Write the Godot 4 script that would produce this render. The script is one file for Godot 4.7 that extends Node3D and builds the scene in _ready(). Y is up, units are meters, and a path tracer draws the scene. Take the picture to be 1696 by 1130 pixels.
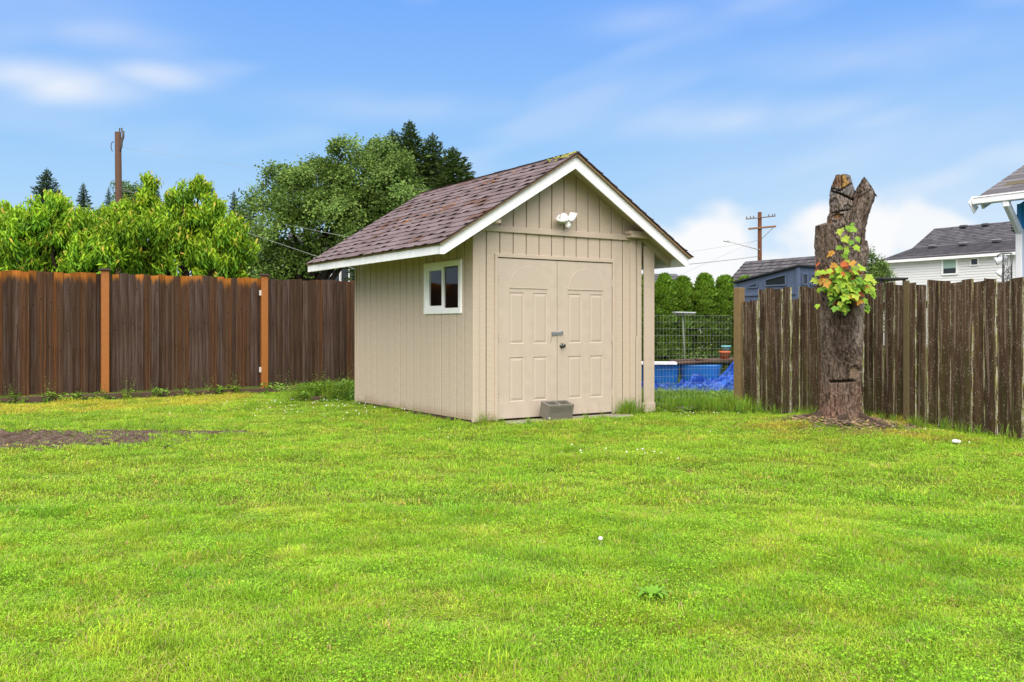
extends Node3D

var rng := RandomNumberGenerator.new()
var nz := FastNoiseLite.new()
var nf := FastNoiseLite.new()
var used := {}
var M := {}
const SHED_AT := Vector3(-0.484, 0.061, -11.192)
const SHED_TURN := 0.581
const STUMP_AT := Vector3(3.98, 0.0, -11.0)
const EXPOSURE := 4.1

# ---------------------------------------------------------------- small helpers
func rr(a: float, b: float) -> float:
	return rng.randf_range(a, b)

func numbered(called: String) -> String:
	if not used.has(called):
		used[called] = 0
		return called
	used[called] += 1
	return "%s_%03d" % [called, used[called]]

func tag(o: Node, label := "", category := "", group := "", kind := "") -> void:
	if label: o.set_meta("label", label)
	if category: o.set_meta("category", category)
	if group: o.set_meta("group", group)
	if kind: o.set_meta("kind", kind)

func base(called: String, at := Vector3.ZERO, turn := 0.0, parent: Node = null) -> Node3D:
	var o := Node3D.new()
	o.name = numbered(called) if parent == null else called
	(self if parent == null else parent).add_child(o, true)
	o.position = at
	o.rotation.y = turn
	return o

func put(called: String, mesh: Mesh, m: Material, parent: Node = null, t := Transform3D()) -> MeshInstance3D:
	var o := MeshInstance3D.new()
	o.name = numbered(called) if parent == null else called
	o.mesh = mesh
	if m: o.material_override = m
	o.transform = t
	(self if parent == null else parent).add_child(o, true)
	return o

func scatter(called: String, mesh: Mesh, m: Material, places: Array, colors: Array, parent: Node = null) -> MultiMeshInstance3D:
	var mm := MultiMesh.new()
	mm.transform_format = MultiMesh.TRANSFORM_3D
	mm.use_colors = true
	mm.mesh = mesh
	mm.instance_count = places.size()
	for i in places.size():
		mm.set_instance_transform(i, places[i])
		mm.set_instance_color(i, colors[i])
	var o := MultiMeshInstance3D.new()
	o.name = numbered(called) if parent == null else called
	o.multimesh = mm
	o.material_override = m
	(self if parent == null else parent).add_child(o, true)
	return o

func start(flat := true) -> SurfaceTool:
	var st := SurfaceTool.new()
	st.begin(Mesh.PRIMITIVE_TRIANGLES)
	st.set_smooth_group(-1 if flat else 0)
	return st

func done(st: SurfaceTool) -> ArrayMesh:
	st.generate_normals()
	return st.commit()

func vert(st: SurfaceTool, p: Vector3, c: Color, uv: Vector2) -> void:
	st.set_color(c)
	st.set_uv(uv)
	st.add_vertex(p)

func tri(st: SurfaceTool, a: Vector3, b: Vector3, c: Vector3, col := Color.WHITE, ua := Vector2.ZERO, ub := Vector2.ZERO, uc := Vector2.ZERO) -> void:
	vert(st, a, col, ua); vert(st, b, col, ub); vert(st, c, col, uc)

func tri_out(st: SurfaceTool, a: Vector3, b: Vector3, c: Vector3, centre: Vector3, col := Color.WHITE, uv := Vector2.ZERO) -> void:
	if (a - c).cross(a - b).dot((a + b + c) / 3.0 - centre) < 0.0:
		tri(st, a, c, b, col, uv, uv, uv)
	else:
		tri(st, a, b, c, col, uv, uv, uv)

func quad_out(st: SurfaceTool, p: Array, centre: Vector3, col := Color.WHITE, uv := []) -> void:
	var a: Vector3 = p[0]
	var b: Vector3 = p[1]
	var c: Vector3 = p[2]
	var d: Vector3 = p[3]
	var u: Array = uv if uv.size() == 4 else [Vector2.ZERO, Vector2.ZERO, Vector2.ZERO, Vector2.ZERO]
	if (a - c).cross(a - b).dot((a + b + c + d) / 4.0 - centre) < 0.0:
		tri(st, a, c, b, col, u[0], u[2], u[1]); tri(st, a, d, c, col, u[0], u[3], u[2])
	else:
		tri(st, a, b, c, col, u[0], u[1], u[2]); tri(st, a, c, d, col, u[0], u[2], u[3])

# a box with chamfered edges; uv in metres, v along y
func cbox(st: SurfaceTool, t: Transform3D, size: Vector3, ch := 0.004, col := Color.WHITE, uvo := Vector2.ZERO) -> void:
	var h := size / 2.0
	ch = minf(ch, minf(h.x, minf(h.y, h.z)) * 0.6)
	var ctr := t.origin
	var k := func(sg: Vector3, axis: int) -> Vector3:
		var p := Vector3.ZERO
		for i in 3:
			p[i] = sg[i] * (h[i] if i == axis else h[i] - ch)
		return p
	for axis in 3:
		var a1 := (axis + 1) % 3
		var a2 := (axis + 2) % 3
		for s in [-1.0, 1.0]:
			var ps := []
			var uv := []
			for c in [[-1, -1], [1, -1], [1, 1], [-1, 1]]:
				var sg := Vector3.ZERO
				sg[axis] = s; sg[a1] = c[0]; sg[a2] = c[1]
				var p: Vector3 = k.call(sg, axis)
				ps.append(t * p)
				uv.append(uvo + (Vector2(p.x, p.z) if axis == 1 else Vector2(p.z if axis == 0 else p.x, p.y)))
			quad_out(st, ps, ctr, col, uv)
	if ch <= 0.0:
		return
	for e in [[0, 1, 2], [1, 2, 0], [2, 0, 1]]:
		for s1 in [-1.0, 1.0]:
			for s2 in [-1.0, 1.0]:
				var a := Vector3.ZERO
				a[e[0]] = s1; a[e[1]] = s2
				var b := a
				a[e[2]] = -1.0; b[e[2]] = 1.0
				var q: Vector3 = k.call(a, e[0])
				var w: Vector3 = k.call(b, e[0])
				var uq := uvo + Vector2(q.x + q.z, q.y)
				var uw := uvo + Vector2(w.x + w.z, w.y)
				quad_out(st, [t * q, t * w, t * k.call(b, e[1]), t * k.call(a, e[1])], ctr, col, [uq, uw, uw, uq])
	for sx in [-1.0, 1.0]:
		for sy in [-1.0, 1.0]:
			for sz in [-1.0, 1.0]:
				var sg := Vector3(sx, sy, sz)
				tri_out(st, t * k.call(sg, 0), t * k.call(sg, 1), t * k.call(sg, 2), ctr, col, uvo)

func at(p: Vector3, turn := Vector3.ZERO) -> Transform3D:
	return Transform3D(Basis.from_euler(turn), p)

# a box from corner to corner
func span(st: SurfaceTool, lo: Vector3, hi: Vector3, ch := 0.003, col := Color.WHITE, uvo := Vector2.ZERO) -> void:
	cbox(st, at((lo + hi) / 2.0), hi - lo, ch, col, uvo)

func box_mesh(lo: Vector3, hi: Vector3, ch := 0.003, col := Color.WHITE, uvo := Vector2.ZERO) -> ArrayMesh:
	var st := start()
	span(st, lo, hi, ch, col, uvo)
	return done(st)

# a beam of rectangular section between two points; v along it
func beam(st: SurfaceTool, a: Vector3, b: Vector3, w: float, d: float, up := Vector3.UP, ch := 0.003, col := Color.WHITE) -> void:
	var y := (b - a).normalized()
	var z := up - y * up.dot(y)
	if z.length() < 0.01: z = Vector3.BACK
	z = z.normalized()
	cbox(st, Transform3D(Basis(y.cross(z), y, z), (a + b) / 2.0), Vector3(w, (b - a).length(), d), ch, col, Vector2(rr(0, 9), rr(0, 9)))

# rings of equal size, closed round; cols: one Color for each ring or an array for each ring
func loft(st: SurfaceTool, rings: Array, cols: Array, caps := true, us := 1.0) -> void:
	var n: int = rings[0].size()
	var v := 0.0
	for i in rings.size() - 1:
		var r0: PackedVector3Array = rings[i]
		var r1: PackedVector3Array = rings[i + 1]
		var v1 := v + (r1[0] - r0[0]).length()
		var c0 = cols[i]
		var c1 = cols[i + 1]
		for k in n:
			var j := (k + 1) % n
			var ka: Color = c0 if c0 is Color else c0[k]
			var kb: Color = c0 if c0 is Color else c0[j]
			var kc: Color = c1 if c1 is Color else c1[j]
			var kd: Color = c1 if c1 is Color else c1[k]
			var u0 := us * k / n
			var u1 := us * (k + 1) / n
			vert(st, r0[k], ka, Vector2(u0, v)); vert(st, r1[k], kd, Vector2(u0, v1)); vert(st, r1[j], kc, Vector2(u1, v1))
			vert(st, r0[k], ka, Vector2(u0, v)); vert(st, r1[j], kc, Vector2(u1, v1)); vert(st, r0[j], kb, Vector2(u1, v))
		v = v1
	if caps:
		for e in [0, rings.size() - 1]:
			var r: PackedVector3Array = rings[e]
			var mid := Vector3.ZERO
			for p in r: mid += p / n
			var c = cols[e]
			for k in n:
				var j := (k + 1) % n
				var kc: Color = c if c is Color else c[k]
				if e == 0: tri(st, mid, r[k], r[j], kc)
				else: tri(st, mid, r[j], r[k], kc)

func tube_rings(pts: Array, radii: Array, sides := 8) -> Array:
	var rings := []
	var side := Vector3.ZERO
	for i in pts.size():
		var d: Vector3 = (pts[mini(i + 1, pts.size() - 1)] - pts[maxi(i - 1, 0)]).normalized()
		if i == 0:
			side = d.cross(Vector3.UP if absf(d.y) < 0.9 else Vector3.RIGHT).normalized()
		else:
			side = (side - d * side.dot(d)).normalized()
		var other := d.cross(side)
		var ring := PackedVector3Array()
		for k in sides:
			var a := -TAU * k / sides
			ring.append(pts[i] + (side * cos(a) + other * sin(a)) * radii[i])
		rings.append(ring)
	return rings

func tube(st: SurfaceTool, pts: Array, radii: Array, sides := 8, col := Color.WHITE, us := 0.3) -> void:
	var cols := []
	for p in pts: cols.append(col)
	loft(st, tube_rings(pts, radii, sides), cols, true, us)

func ball(st: SurfaceTool, c: Vector3, r: Vector3, col := Color.WHITE, seg := 12, rows := 7) -> void:
	var rings := []
	var cols := []
	for i in rows + 1:
		var a := PI * (float(i) / rows - 0.5)
		var ring := PackedVector3Array()
		for k in seg:
			var b := -TAU * k / seg
			ring.append(c + Vector3(cos(b) * cos(a) * r.x, sin(a) * r.y, -sin(b) * cos(a) * r.z * -1.0))
		rings.append(ring)
		cols.append(col)
	loft(st, rings, cols, false)

# ---------------------------------------------------------------- textures and materials
func lin(r: float, g: float, b: float) -> Color:
	return Color(r, g, b).linear_to_srgb()

func noise_tex(freq: float, lo: float, hi: float, size := 256, octaves := 4, seed_ := 1) -> NoiseTexture2D:
	var n := FastNoiseLite.new()
	n.seed = seed_
	n.frequency = freq
	n.fractal_octaves = octaves
	n.noise_type = FastNoiseLite.TYPE_SIMPLEX_SMOOTH
	var t := NoiseTexture2D.new()
	t.width = size; t.height = size
	t.seamless = true
	t.noise = n
	var g := Gradient.new()
	g.set_color(0, Color(lo, lo, lo)); g.set_color(1, Color(hi, hi, hi))
	t.color_ramp = g
	return t

func mat(called: String, col: Color, rough := 0.8, tex: Texture2D = null, uv := Vector3.ONE, bump: Texture2D = null, bump_cm := 0.1, vcol := true, spec := 0.5) -> StandardMaterial3D:
	var m := StandardMaterial3D.new()
	m.resource_name = called
	m.albedo_color = col
	m.roughness = rough
	m.metallic_specular = spec
	m.vertex_color_use_as_albedo = vcol
	m.uv1_scale = uv
	if tex: m.albedo_texture = tex
	if bump:
		m.heightmap_enabled = true
		m.heightmap_texture = bump
		m.heightmap_scale = bump_cm
	M[called] = m
	return m

func leafy(called: String, through: float, rough := 0.6) -> StandardMaterial3D:
	var m := mat(called, Color.WHITE, rough, null, Vector3.ONE, null, 0.0, true, 0.3)
	m.backlight_enabled = true
	m.backlight = Color(through, through, through).linear_to_srgb()
	m.cull_mode = BaseMaterial3D.CULL_DISABLED
	return m

func picture(w: int, h: int, f: Callable) -> ImageTexture:
	var data := PackedByteArray()
	data.resize(w * h * 3)
	var i := 0
	for y in h:
		for x in w:
			var c: Color = f.call(x, y)
			data[i] = clampi(int(c.r * 255.0), 0, 255)
			data[i + 1] = clampi(int(c.g * 255.0), 0, 255)
			data[i + 2] = clampi(int(c.b * 255.0), 0, 255)
			i += 3
	return ImageTexture.create_from_image(Image.create_from_data(w, h, false, Image.FORMAT_RGB8, data))

# eight boards side by side, 80 px each: weathered brown cedar with a fresh orange top
func cedar(x: int, y: int) -> Color:
	var b := x / 80
	var u := float(x % 80) / 80.0
	var v := float(y) / 640.0
	var t := [0.0, 0.2, -0.18, 0.32, -0.32, 0.15, -0.05, 0.3][b] as float
	var knot := 0.0
	var warp := 0.0
	for k in 3:
		var kx := 0.25 + 0.5 * fposmod(b * 0.37 + k * 0.61, 1.0)
		var ky := fposmod(b * 0.173 + k * 0.335 + 0.1, 1.0)
		var d := Vector2((u - kx) * 0.14, (v - ky) * 1.9).length()
		knot = maxf(knot, 1.0 - smoothstep(0.006, 0.013, d))
		warp += 0.35 * exp(-d * d / 0.0012) * signf(u - kx)
	var g := nf.get_noise_2d((u + warp * 0.3) * 300.0 + b * 977.0, v * 55.0)
	var g2 := nz.get_noise_2d(u * 90.0 + b * 531.0, v * 22.0)
	var c := Color(0.245, 0.185, 0.148).lerp(Color(0.36, 0.265, 0.20), clampf(0.40 + t * 1.3 + g2 * 0.9, 0.0, 1.25))
	c = c.lerp(Color(0.38, 0.345, 0.335), clampf(g * 1.1 + g2 * 0.7 - 0.02 - t * 0.4, 0.0, 0.6))
	c = c.lerp(Color(0.55, 0.31, 0.12), clampf((nz.get_noise_2d(u * 30.0 + b * 311.0, v * 7.0 + 70.0) + t * 0.6 - 0.44) * 1.6, 0.0, 0.42))
	c = c.lerp(Color(0.13, 0.085, 0.06), clampf(-g * 1.9 - 0.30, 0.0, 0.75))
	var top := 0.062 + 0.05 * nz.get_noise_2d(u * 60.0 + b * 77.0, 5.0) + 0.02 * t
	c = c.lerp(Color(0.76, 0.50, 0.20).lerp(Color(0.55, 0.31, 0.12), clampf(0.5 + g, 0.0, 1.0)), (1.0 - smoothstep(top * 0.25, top * 1.45, v)) * 0.95)
	c = c.lerp(Color(0.13, 0.085, 0.055), knot * 0.85)
	return c

# eight old pickets, 80 px each: dark brown, grey wear, pale green and white lichen down the edges and in flecks
func mossy(x: int, y: int) -> Color:
	var b := x / 80
	var u := float(x % 80) / 80.0
	var v := float(y) / 640.0
	var g := nf.get_noise_2d(u * 260.0 + b * 877.0, v * 60.0)
	var g2 := nz.get_noise_2d(u * 70.0 + b * 431.0, v * 26.0)
	var c := Color(0.20, 0.155, 0.118).lerp(Color(0.315, 0.25, 0.195), clampf(0.45 + g2 * 0.9 + g * 0.45, 0.0, 1.0))
	c = c.lerp(Color(0.15, 0.11, 0.08), clampf(-g * 1.3 - 0.25, 0.0, 0.7))
	c = c.lerp(Color(0.48, 0.43, 0.385), clampf((nz.get_noise_2d(u * 170.0 + b * 131.0 + 400.0, v * 60.0) - 0.16) * 2.4, 0.0, 0.65))
	c = c.lerp(Color(0.22, 0.22, 0.10), clampf((v - 0.5) * 0.9 + nz.get_noise_2d(u * 60.0 + b * 211.0, v * 60.0) * 0.9, 0.0, 0.5))
	var edge := minf(u, 1.0 - u)
	var near_edge := 1.0 - smoothstep(0.04, 0.24, edge)
	var grown := nz.get_noise_2d(x * 5.0 + 2000.0, y * 0.32) + 0.5 * nf.get_noise_2d(x * 5.0, y * 1.5)
	var side := b * 2 + (1 if u > 0.5 else 0)
	var share := [1.0, 0.12, 0.75, 0.3, 0.0, 0.95, 0.2, 0.6, 0.1, 0.85, 0.4, 0.05, 1.0, 0.25, 0.65, 0.1][side] as float
	var li := share * smoothstep(0.0, 0.32, grown + 0.25 * (share - 0.5) + near_edge * 0.62 - 0.40) * clampf(near_edge * 1.7, 0.0, 1.0)
	c = c.lerp(Color(0.60, 0.61, 0.36).lerp(Color(0.76, 0.76, 0.69), clampf(0.5 + nz.get_noise_2d(x * 3.0, y * 1.2 + 700.0) * 2.0, 0.0, 1.0)), clampf(li, 0.0, 0.88))
	var fleck := nz.get_noise_2d(x * 10.0, y * 5.0 + 3000.0)
	c = c.lerp(Color(0.78, 0.78, 0.70), smoothstep(0.33, 0.45, fleck) * 0.7 * smoothstep(-0.05, 0.3, nz.get_noise_2d(x * 1.6 + 99.0, y * 0.8 + 50.0)))
	return c

# ---------------------------------------------------------------- ground
func in_shed(x: float, z: float) -> Vector3:
	return Transform3D(Basis(Vector3.UP, SHED_TURN), SHED_AT).affine_inverse() * Vector3(x, SHED_AT.y, z)

func shed_gap(x: float, z: float) -> float:
	var p := in_shed(x, z)
	var dx := maxf(maxf(-p.x, p.x - 2.98), 0.0)
	var dz := maxf(maxf(p.z, -3.54 - p.z), 0.0)
	return sqrt(dx * dx + dz * dz)

func ground(x: float, z: float) -> float:
	var y := 0.05 * (1.0 - smoothstep(0.1, 2.2, shed_gap(x, z)))
	var d := Vector2(x - STUMP_AT.x, z - STUMP_AT.z).length()
	y += 0.165 * exp(-d * d / 0.95)
	var near := 1.0 - smoothstep(14.0, 30.0, Vector2(x, z).length())
	y += (nz.get_noise_2d(x * 18.0, z * 18.0) * 0.03 + nz.get_noise_2d(x * 60.0, z * 60.0) * 0.012) * near
	return y - 0.02

func soil_amount(x: float, z: float) -> float:
	var a := Vector2((x + 5.6) / 2.2, (z + 9.95) / 1.0).length()
	var b := Vector2((x + 4.1) / 1.1, (z + 10.65) / 0.28).length()
	var d := minf(a, b) + nz.get_noise_2d(x * 95.0, z * 95.0) * 0.5 + nz.get_noise_2d(x * 320.0, z * 320.0) * 0.4
	return 1.0 - smoothstep(0.62, 0.98, d)

func fence_left_gap(x: float, z: float) -> float:   # metres in front of the left fence (negative: behind it)
	var a := Vector2(-8.31, -14.8)
	var d := (Vector2(-3.19, -18.33) - a).normalized()
	return (Vector2(x, z) - a).dot(Vector2(-d.y, d.x))

func fence_right_gap(x: float, z: float) -> float:
	var a := Vector2(3.39, -13.2)
	var d := (Vector2(5.59, -10.16) - a).normalized()
	return -(Vector2(x, z) - a).dot(Vector2(-d.y, d.x)) * -1.0

func grid_line(lo: float, hi: float, step: float, far: float) -> Array:
	var l := []
	var e := 400.0
	var out := []
	var s := step
	var p := hi
	while p < far:
		s *= 1.5
		p += s
		out.append(p)
	p = lo
	s = step
	while p > -far:
		s *= 1.5
		p -= s
		l.push_front(p)
	p = lo
	while p <= hi + 0.001:
		l.append(p)
		p += step
	l.append_array(out)
	return l

func sheet(xs: Array, zs: Array, height: Callable, tint: Callable, keep = null) -> ArrayMesh:
	var st := SurfaceTool.new()
	st.begin(Mesh.PRIMITIVE_TRIANGLES)
	for j in zs.size():
		for i in xs.size():
			st.set_color(tint.call(xs[i], zs[j]))
			st.set_uv(Vector2(xs[i], zs[j]))
			st.add_vertex(Vector3(xs[i], height.call(xs[i], zs[j]), zs[j]))
	var w := xs.size()
	for j in zs.size() - 1:
		for i in w - 1:
			if keep != null and not keep.call((xs[i] + xs[i + 1]) / 2.0, (zs[j] + zs[j + 1]) / 2.0):
				continue
			var a := j * w + i
			for k in [a, a + 1, a + w + 1, a, a + w + 1, a + w]:
				st.add_index(k)
	st.generate_normals()
	return st.commit()

# ---------------------------------------------------------------- plants
func blade_clump(n: int, spread: float, h0: float, h1: float, w: float, lean: float, root: Color, tip: Color, vary := 0.25) -> ArrayMesh:
	var st := start()
	for i in n:
		var a := rr(0, TAU)
		var r := spread * sqrt(rng.randf())
		var p := Vector3(cos(a) * r, -0.004, sin(a) * r)
		var dir := Vector3(cos(a + rr(-1.6, 1.6)), 0, sin(a + rr(-1.6, 1.6))).normalized()
		var side := Vector3(-dir.z, 0, dir.x).rotated(Vector3.UP, rr(-0.9, 0.9)) * w * rr(0.7, 1.2)
		var h := rr(h0, h1)
		var bend := lean * rr(0.2, 1.3)
		var m := p + Vector3.UP * h * 0.6 + dir * h * bend * 0.35
		var e := p + Vector3.UP * h * (1.0 - 0.3 * bend) + dir * h * bend
		var k := rr(1.0 - vary, 1.0 + vary)
		var c0 := root * k
		var c1 := tip * k
		if rng.randf() < 0.10: c1 = Color(0.34, 0.31, 0.11)
		vert(st, p - side, c0, Vector2.ZERO); vert(st, m - side * 0.8, c1, Vector2.ZERO); vert(st, m + side * 0.8, c1, Vector2.ZERO)
		vert(st, p - side, c0, Vector2.ZERO); vert(st, m + side * 0.8, c1, Vector2.ZERO); vert(st, p + side, c0, Vector2.ZERO)
		vert(st, m - side * 0.8, c1, Vector2.ZERO); vert(st, e, c1, Vector2.ZERO); vert(st, m + side * 0.8, c1, Vector2.ZERO)
	return done(st)

# a folded pointed leaf from p along d, hanging under n
func lance(st: SurfaceTool, p: Vector3, d: Vector3, n: Vector3, len: float, w: float, c: Color, c2: Color) -> void:
	var s := d.cross(n).normalized() * w
	var m := p + d * len * 0.45 - n * w * 0.35
	var e := p + d * len - n * len * 0.12
	tri(st, p, m + s + n * w * 0.5, m, c); tri(st, m, m + s + n * w * 0.5, e, c2)
	tri(st, p, m, m - s + n * w * 0.5, c); tri(st, m, e, m - s + n * w * 0.5, c2)

# a shoot of drooping lance-shaped leaves that grows along +y
func peach_sprig(hot: float) -> ArrayMesh:
	var st := start()
	for i in 15:
		var f := float(i) / 14.0
		var a := i * 2.4 + rr(-0.4, 0.4)
		var p := Vector3(0, 0.26 * f - 0.1, 0) + Vector3(rr(-0.02, 0.02), 0, rr(-0.02, 0.02))
		var out := Vector3(cos(a), 0, sin(a))
		var d := (out * rr(0.35, 0.75) + Vector3.UP * (0.35 * f - 1.0 + rr(-0.25, 0.35))).normalized()
		var n := (Vector3.UP + out * 0.6).normalized()
		n = (n - d * n.dot(d)).normalized()
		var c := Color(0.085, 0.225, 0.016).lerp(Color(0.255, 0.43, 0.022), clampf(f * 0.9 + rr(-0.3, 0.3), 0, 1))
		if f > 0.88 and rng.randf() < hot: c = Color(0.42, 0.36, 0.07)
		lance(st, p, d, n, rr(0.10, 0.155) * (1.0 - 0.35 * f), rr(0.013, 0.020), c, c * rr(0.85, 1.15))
	return done(st)

func broad_sprig(n: int, reach: float, size: float, ca: Color, cb: Color) -> ArrayMesh:
	var st := start()
	for i in n:
		var a := rr(0, TAU)
		var p := Vector3(cos(a) * rr(0.1, 1.0), rr(-0.35, 0.35), sin(a) * rr(0.1, 1.0)) * reach
		var n_ := (Vector3(rr(-0.7, 0.7), 1.0, rr(-0.7, 0.7))).normalized()
		var d := Vector3(cos(a + rr(-0.8, 0.8)), rr(-0.6, 0.1), sin(a + rr(-0.8, 0.8)))
		d = (d - n_ * d.dot(n_)).normalized()
		var s := d.cross(n_) * size * rr(0.4, 0.55)
		var l := size * rr(0.8, 1.2)
		var c := ca.lerp(cb, rng.randf())
		var m := p + d * l * 0.4
		var e := p + d * l
		tri(st, p, m + s + n_ * size * 0.12, e, c); tri(st, p, e, m - s + n_ * size * 0.12, c * 0.93)
	return done(st)

func needle_bough(ca: Color, cb: Color) -> ArrayMesh:   # grows along +x, unit length, drooping tips
	var st := start()
	for i in 60:
		var f := 0.10 + 0.90 * float(i) / 59.0
		var wide := 0.42 * (1.0 - f) + 0.10
		var z := rr(-wide, wide)
		var p := Vector3(f, -0.18 * f * f + rr(-0.03, 0.05), z)
		var d := Vector3(0.6, rr(-0.7, 0.25), signf(z) * 0.5 + rr(-0.4, 0.4)).normalized()
		var s := d.cross(Vector3(rr(-0.4, 0.4), 1, rr(-0.4, 0.4))).normalized() * rr(0.045, 0.085)
		var l := rr(0.16, 0.30)
		var c := ca.lerp(cb, rng.randf())
		tri(st, p - s * 0.3, p + d * l * 0.4 + s, p + d * l, c); tri(st, p + s * 0.3, p + d * l, p + d * l * 0.4 - s, c * 0.9)
	tri(st, Vector3(0, 0.012, 0), Vector3(0, -0.012, 0), Vector3(0.8, -0.1, 0), Color(0.05, 0.035, 0.025))
	return done(st)

func scale_sprig(ca: Color, cb: Color) -> ArrayMesh:   # flat upright fan of arborvitae foliage
	var st := start()
	for i in 9:
		var a := (float(i) / 8.0 - 0.5) * 1.9
		var p := Vector3(a * 0.02, rr(-0.02, 0.03), rr(-0.015, 0.015))
		var d := Vector3(sin(a), cos(a), rr(-0.35, 0.35)).normalized()
		var s := Vector3(d.y, -d.x, rr(-0.4, 0.4)).normalized() * rr(0.012, 0.02)
		var l := rr(0.08, 0.13)
		var c := ca.lerp(cb, rng.randf())
		tri(st, p, p + d * l * 0.6 - s, p + d * l, c); tri(st, p, p + d * l, p + d * l * 0.6 + s, c * 0.92)
	return done(st)

func aim(dir: Vector3, turn := 0.0) -> Basis:   # +y along dir
	var y := dir.normalized()
	var x := y.cross(Vector3.FORWARD if absf(y.z) < 0.9 else Vector3.RIGHT).normalized()
	return Basis(x, y, x.cross(y)) * Basis(Vector3.UP, turn)

func limbs(st: SurfaceTool, root: Vector3, targets: Array, r0: float, col: Color) -> void:
	for t in targets:
		var p: Vector3 = t
		var pts := []
		var rad := []
		var start_ := root + Vector3(rr(-0.05, 0.05), 0, rr(-0.05, 0.05))
		for i in 6:
			var f := i / 5.0
			var q := start_.lerp(p, f)
			q.y += sin(f * PI) * (p - start_).length() * 0.08
			if i > 0 and i < 5: q += Vector3(rr(-1, 1), rr(-0.5, 0.5), rr(-1, 1)) * (p - start_).length() * 0.035
			pts.append(q)
			rad.append(r0 * lerpf(1.0, 0.18, f))
		tube(st, pts, rad, 6, col)

func lobed_tree(called: String, label: String, root: Vector3, lobes: Array, per_area: float, sprigs: Array, foliage: Material, bark: Color, r0: float, droop: float, tone: Color, scale_: float, depth: float, fork: float, group := "", clump := 8) -> void:
	var t := base(called, root)
	tag(t, label, "tree", group)
	var st := start(false)
	var pts := [Vector3(0, -0.1, 0), Vector3(rr(-0.05, 0.05), fork * 0.5, rr(-0.05, 0.05)), Vector3(0, fork, 0)]
	tube(st, pts, [r0 * 1.25, r0, r0 * 0.85], 10, bark)
	var tg := []
	for l in lobes: tg.append(l[0])
	limbs(st, Vector3(0, fork * 0.92, 0), tg, r0 * 0.6, bark)
	put("trunk", done(st), M.bark_plain, t)
	var places := []
	var cols := []
	for s in sprigs:
		places.append([]); cols.append([])
	for l in lobes:
		var c: Vector3 = l[0]
		var r: float = l[1]
		var n := int(per_area * r * r) + int(minf(26.0, per_area * 0.05))
		var hue := rr(0.9, 1.1)
		var tuft := Vector3.UP
		var tuft_f := 1.0
		var tuft_b := 1.0
		for i in n:
			if i % clump == 0:                       # sprigs stand in tufts with gaps between them
				tuft = Vector3(rng.randfn(), rng.randfn(), rng.randfn()).normalized()
				if tuft.y < -0.35 and rng.randf() < 0.6: tuft.y = -tuft.y
				tuft_f = 1.0 - 0.5 * pow(rng.randf(), 2.0)
				tuft_b = rr(0.82, 1.2)
			var d := (tuft + Vector3(rng.randfn(), rng.randfn(), rng.randfn()) * 0.17).normalized()
			var f := tuft_f * rr(0.9, 1.06)
			f *= 1.0 + 0.28 * nz.get_noise_3d(d.x * 60.0 + c.x * 90.0, d.y * 60.0 + c.y * 90.0, d.z * 60.0)
			var p := c + d * Vector3(r, r, r * depth) * f
			if nz.get_noise_3d(p.x * 75.0 / maxf(r, 0.3), p.y * 75.0 / maxf(r, 0.3), p.z * 75.0 / maxf(r, 0.3)) < -0.16: continue
			var up := (d * 0.7 + Vector3.UP * droop + Vector3(rr(-0.8, 0.8), rr(-0.4, 0.4), rr(-0.8, 0.8)))
			var k := rng.randi() % sprigs.size()
			places[k].append(Transform3D(aim(up, rr(0, TAU)).scaled(Vector3.ONE * scale_ * rr(0.75, 1.25)), p))
			var b := hue * tuft_b * rr(0.88, 1.12)
			cols[k].append(Color(tone.r * b * rr(0.92, 1.08), tone.g * b, tone.b * b))
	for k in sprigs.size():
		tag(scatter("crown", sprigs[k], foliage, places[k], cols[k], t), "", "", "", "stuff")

func conifer(called: String, label: String, root: Vector3, h: float, r: float, bare: float, bough: Mesh, tone: Color, n: int, group: String, ragged := 0.3) -> void:
	var t := base(called, root)
	tag(t, label, "tree", group)
	var st := start(false)
	tube(st, [Vector3(0, -0.2, 0), Vector3(0.05, h * 0.5, 0), Vector3(0, h, 0)], [h * 0.022, h * 0.013, 0.015], 7, Color(0.06, 0.045, 0.035))
	put("trunk", done(st), M.bark_plain, t)
	var places := []
	var cols := []
	for i in n:
		var f := pow(float(i) / n, 0.85)
		var y := h * (bare + (1.0 - bare) * f) * 0.985
		var reach := r * pow(1.0 - f, 0.75) * rr(1.0 - ragged, 1.0 + ragged) + 0.12
		var a := i * 2.399 + rr(-0.35, 0.35)
		var b := Basis(Vector3.UP, a) * Basis(Vector3.BACK, lerpf(-0.15, 0.75, pow(f, 2.0)) + rr(-0.15, 0.15))
		places.append(Transform3D(b.scaled_local(Vector3(reach, reach, reach * rr(0.9, 1.3))), Vector3(0, y, 0)))
		var k := rr(0.75, 1.25)
		cols.append(Color(tone.r * k, tone.g * k, tone.b * k * rr(0.9, 1.1)))
	tag(scatter("crown", bough, M.needles, places, cols, t), "", "", "", "stuff")

# ---------------------------------------------------------------- the scene
func _ready() -> void:
	rng.seed = 20
	nz.seed = 7
	nz.frequency = 0.02
	nz.fractal_octaves = 3
	nf.seed = 11
	nf.frequency = 0.05
	nf.fractal_octaves = 3
	view()
	materials()
	terrain()
	shed()
	left_fence()
	right_fence()
	wire_fence()
	buildings()
	background_trees()
	hedge()
	poles()
	pile()
	stump()
	yard_things()
	lawn()
	weeds()

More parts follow.
